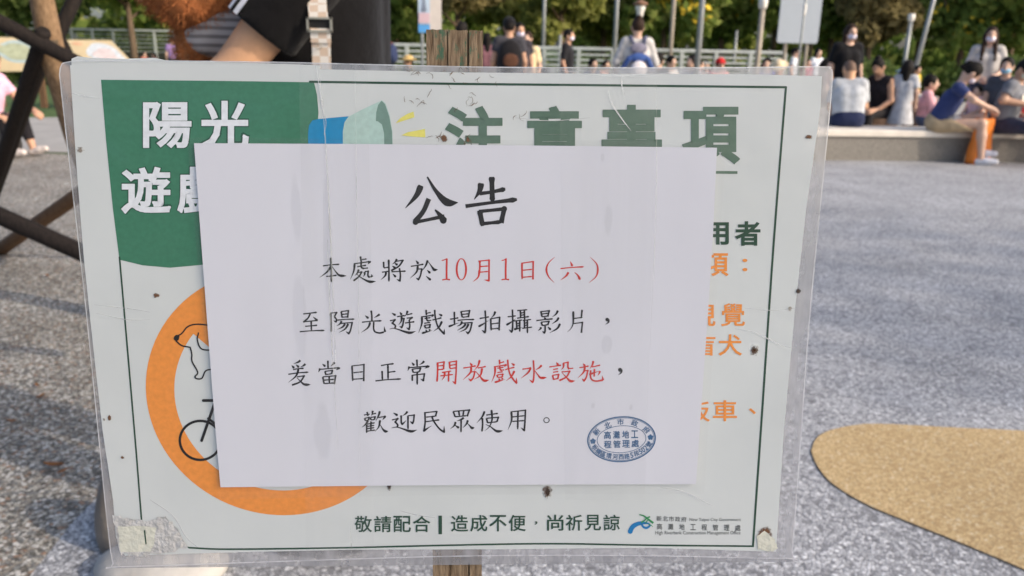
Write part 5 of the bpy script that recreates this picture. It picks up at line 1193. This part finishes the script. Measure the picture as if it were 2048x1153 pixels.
for s_ in (-1, 1):
    mb = MB(); mb.tube([V3(-.06, s_ * .035, hgt - .02), V3(-.05, s_ * .04, hgt + .08), V3(0, s_ * .04, hgt + .12), V3(.05, s_ * .04, hgt + .08), V3(.06, s_ * .035, hgt - .02)], .006, 6); mb.build('handle', ORB, bg, True)
# belt bag worn by the woman in navy
bb = empty('belt_bag', 'grey and black belt bag at the waist of the woman in navy', 'bag', tuple(jw(blue, 0) + Vector((.10, -.16, .04))))
skin('pouch', [EL(V3(0, 0, 0), V3(.11, .055, .06)), EL(V3(.05, 0, .0), V3(.07, .05, .055))], .008, mat('patterned_cloth', (.22, .22, .24), .8, .9, 14), bb, .01)
mb = MB(); mb.tube([V3(-.1, 0, .01), V3(-.16, .05, .05), V3(-.2, .12, .10)], .012, 6); mb.build('belt', cloth((24, 24, 28)), bb)

# ------------------------------------------------------------------ people beyond the sign
def pack(label, who, col, col2=None, w=.28, h=.42, d=.15, z=1.18):
    t = empty('backpack', label, 'backpack', tuple(who.location), who.rotation_euler.z); s = 1.0
    s = who['_j'][5] / 1.25
    skin('bag', [('+', 'e', V3(0, .19 * s, z * s), V3(w / 2, d / 2, h / 2) * s * 1.1), ('+', 'e', V3(0, .17 * s, (z - .06) * s), V3(w / 2 * 1.1, d / 2, h / 2 * .8) * s), ('+', 'e', V3(0, .25 * s, (z - .08) * s), V3(w * .36, .05, h * .26) * s)], .015, cloth(col), t, .04)
    for x in (-1, 1):
        mb = MB(); mb.tube([V3(.1 * x, .14, z + .14) * s, V3(.11 * x, .06, z + .23) * s, V3(.12 * x, -.10, z + .12) * s, V3(.13 * x, -.12, z - .06) * s, V3(.13 * x, .1, z - .16) * s], .017 * s, 6); mb.build('strap', cloth(col2 or col), t, True)
    return t
p1_ = person('man in dark red shirt walking left past the black tee', 772, 62, 18.5, R(-120), shirt=(86, 44, 48), pants=(50, 52, 60), hair='short', mask=MASKM, res=.018, sleeve=.6)
pack('navy blue backpack on the man in dark red', p1_, (50, 60, 92))
person('child in a straw hat with bare arms left of the banner post', 817, 92, 18, R(-60), seat=.3, scale=.86, hs=1.15, shirt=(92, 88, 66), pants=(70, 70, 80), sleeve=.2, res=.02, cap=((198, 168, 110), 'hat'))
person('tiny far child in bright pink below the banner', 836, 108, 19, R(0), seat=.2, scale=.6, hs=1.2, shirt=(214, 70, 92), pants=(40, 44, 70), res=.022)
person('person with dark hair mostly hidden behind the wooden stake', 924, 44, 14.2, R(150), shirt=(126, 116, 130), pants=(60, 60, 70), hair='bob', res=.018)
person('slim person in mauve right behind the stake edge', 974, 66, 16.5, R(190), shirt=(120, 84, 92), pants=(70, 60, 66), hair='long', res=.018)
p2_ = person('man in black cap and grey tee walking away with a backpack', 1019, 37, 11.9, R(186), shirt=(64, 64, 70), pants=(36, 36, 40), leg=.55, hair='short', res=.014, cap=((20, 20, 24), 'cap'), g=1.05, skinm=SKIN)
pk = pack('black backpack with brown flap on the man in the cap', p2_, (28, 27, 30), None, .32, .50, .17, 1.14)
skin('flap', [('+', 'e', V3(0, .285, 1.12) * (p2_['_j'][5] / 1.25), V3(.11, .03, .1))], .014, cloth((86, 58, 44)), pk, .02)
person('dark clothed man with a white mask just behind the black cap man', 1039, 47, 12.9, R(20), shirt=(52, 50, 56), pants=(44, 44, 50), hair='short', mask=MASKM, res=.016)
person('woman in a cream top with a white mask', 1056, 64, 13.7, R(-20), shirt=(226, 206, 164), pants=(210, 190, 150), hair='short', hairm=HAIRB, mask=MASKM, res=.016, sleeve=.8, skinm=SKIN3)
person('person in black tee with white mask facing right', 1137, 59, 15.3, R(72), shirt=(30, 30, 34), pants=(40, 40, 46), hair='short', mask=MASKM, res=.016, hem=.12, sleeve=.9)
person('child in an orange tee bending forward', 1106, 84, 15.1, R(-30), seat=.3, scale=.8, hs=1.15, lean=.5, shirt=(222, 86, 40), pants=(60, 50, 50), leg=.45, res=.018, skinm=SKIN)
p3_ = person('woman in white seen from behind wearing a blue baby carrier', 1277, 36, 11.3, R(184), shirt=(190, 188, 186), pants=(70, 78, 100), hair='bun', hairm=HAIRB, res=.013, sleeve=1.35, skinm=SKIN3, pose=dict(elL=(.27, .0, 1.12), wrL=(.22, -.16, .95), elR=(-.27, .0, 1.12), wrR=(-.22, -.16, .95)))
cr_ = empty('baby_carrier', 'blue and grey baby carrier strapped on the back of the woman in white', 'baby carrier', tuple(p3_.location), p3_.rotation_euler.z); s = p3_['_j'][5] / 1.25
skin('band', [('+', 'e', V3(0, .165, 1.19) * s, V3(.13, .045, .06) * s), C_(V3(-.13, .16, 1.17) * s, V3(-.2, .10, 1.04) * s, .035 * s, .035 * s), C_(V3(.13, .16, 1.17) * s, V3(.2, .10, 1.04) * s, .035 * s, .035 * s)], .012, cloth((62, 88, 146)), cr_, .03)
skin('upper_panel', [('+', 'e', V3(0, .135, 1.31) * s, V3(.12, .035, .075) * s)], .012, cloth((126, 124, 140)), cr_, .02)
skin('seat_pouch', [('+', 'e', V3(0, .19, 1.03) * s, V3(.11, .07, .12) * s)], .012, cloth((222, 216, 216)), cr_, .02)
for x in (-1, 1):
    mb = MB(); mb.tube([V3(.07 * x, .14, 1.36) * s, V3(.10 * x, .07, 1.455) * s, V3(.11 * x, -.05, 1.44) * s, V3(.12 * x, -.13, 1.30) * s], .022 * s, 8); mb.build('strap', cloth((100, 104, 128)), cr_, True)
smalls = [(1318, 98, 17, 150, (60, 62, 66), 'short', 'dark haired child sitting right of the baby carrier woman'), (1343, 106, 19, 40, (224, 220, 214), 'short', 'small child in white below the first beige pole'), (1386, 104, 18, -50, (168, 164, 172), 'bob', 'child in light grey left of the silver pole'), (1398, 112, 20, 90, (214, 170, 140), 'short', 'child in peach at the foot of the silver pole'),
          (1413, 116, 21, 0, (196, 70, 110), 'bob', 'far child in magenta right of the silver pole'), (1441, 112, 19, 10, (216, 160, 158), 'short', 'child in a red cap and pink shirt'), (1536, 110, 18.5, -20, (84, 70, 170), 'bob', 'child in violet blue left of the straw hat'), (1592, 96, 19.5, 60, (208, 214, 220), 'short', 'distant person in white under the board'), (1637, 98, 21, 20, (214, 220, 230), 'bob', 'distant girl in white right of the board posts'), (1617, 118, 20, 20, (150, 60, 80), 'short', 'distant child in crimson under the board'),
          (288, 104, 25, 60, (160, 96, 84), 'short', 'distant person in rust red above the sign top'), (308, 106, 25, -60, (128, 72, 66), 'bob', 'distant person in dark red beside the rust red one'), (344, 72, 23, 200, (148, 120, 170), 'short', 'distant person in lilac left of the dog'), (1186, 112, 18.5, 30, (60, 70, 90), 'short', 'child in slate blue near the railing middle'), (1212, 116, 20, 30, (190, 140, 120), 'short', 'child in tan sitting by the railing'), (1655, 112, 18, 70, (92, 60, 70), 'bob', 'child in plum behind the woman in black')]
for px, top, Y, fc, col, hr, lb in smalls:
    zt = at(px, top, Y).z; stand = lb.startswith('distant')
    person(lb, px, top, Y, R(fc), g=1.1, hs=1.15, scale=(None if stand else max(.5, (zt - .2) / .95)), seat=(None if stand else .22), shirt=col, pants=(70, 72, 84), hair=hr, res=.022, cap=(((200, 44, 46), 'cap') if 'red cap' in lb else None), skinm=SKIN3, group='small figures by the far railing')
person('adult in a straw sun hat and grey shirt sitting below the white board', 1565, 96, 14.6, R(-30), seat=.32, scale=.98, lean=.2, hpitch=.3, shirt=(150, 146, 152), pants=(90, 90, 100), sleeve=1.6, res=.016, cap=((222, 204, 170), 'hat'))
# person in pink at the left edge, sitting on a stone
YP = gnd(60, 314).y
pk_ = person('person in pink top and black trousers sitting at the left edge', -44, 128, YP + .05, R(80), seat=.30, scale=.98, lean=.25, hpitch=.1, shirt=(226, 178, 200), pants=(32, 30, 34), leg=.86, hair='tail', skinm=SKIN, sleeve=.7, res=.013, shoes=(206, 196, 190), fingers=True, pose=dict(knL=(.09, -.36, .42), anL=(.09, -.46, .09), knR=(-.1, -.30, .40), anR=(-.1, -.34, .09), elL=(.24, -.22, .62), wrL=(.16, -.48, .50)))
boulder('grey brown stone used as a seat at the left edge', Vector((at(22, 300, YP + .02).x - .16, YP + .1, .12)), (.22, .2, .17), STONE1, 4)
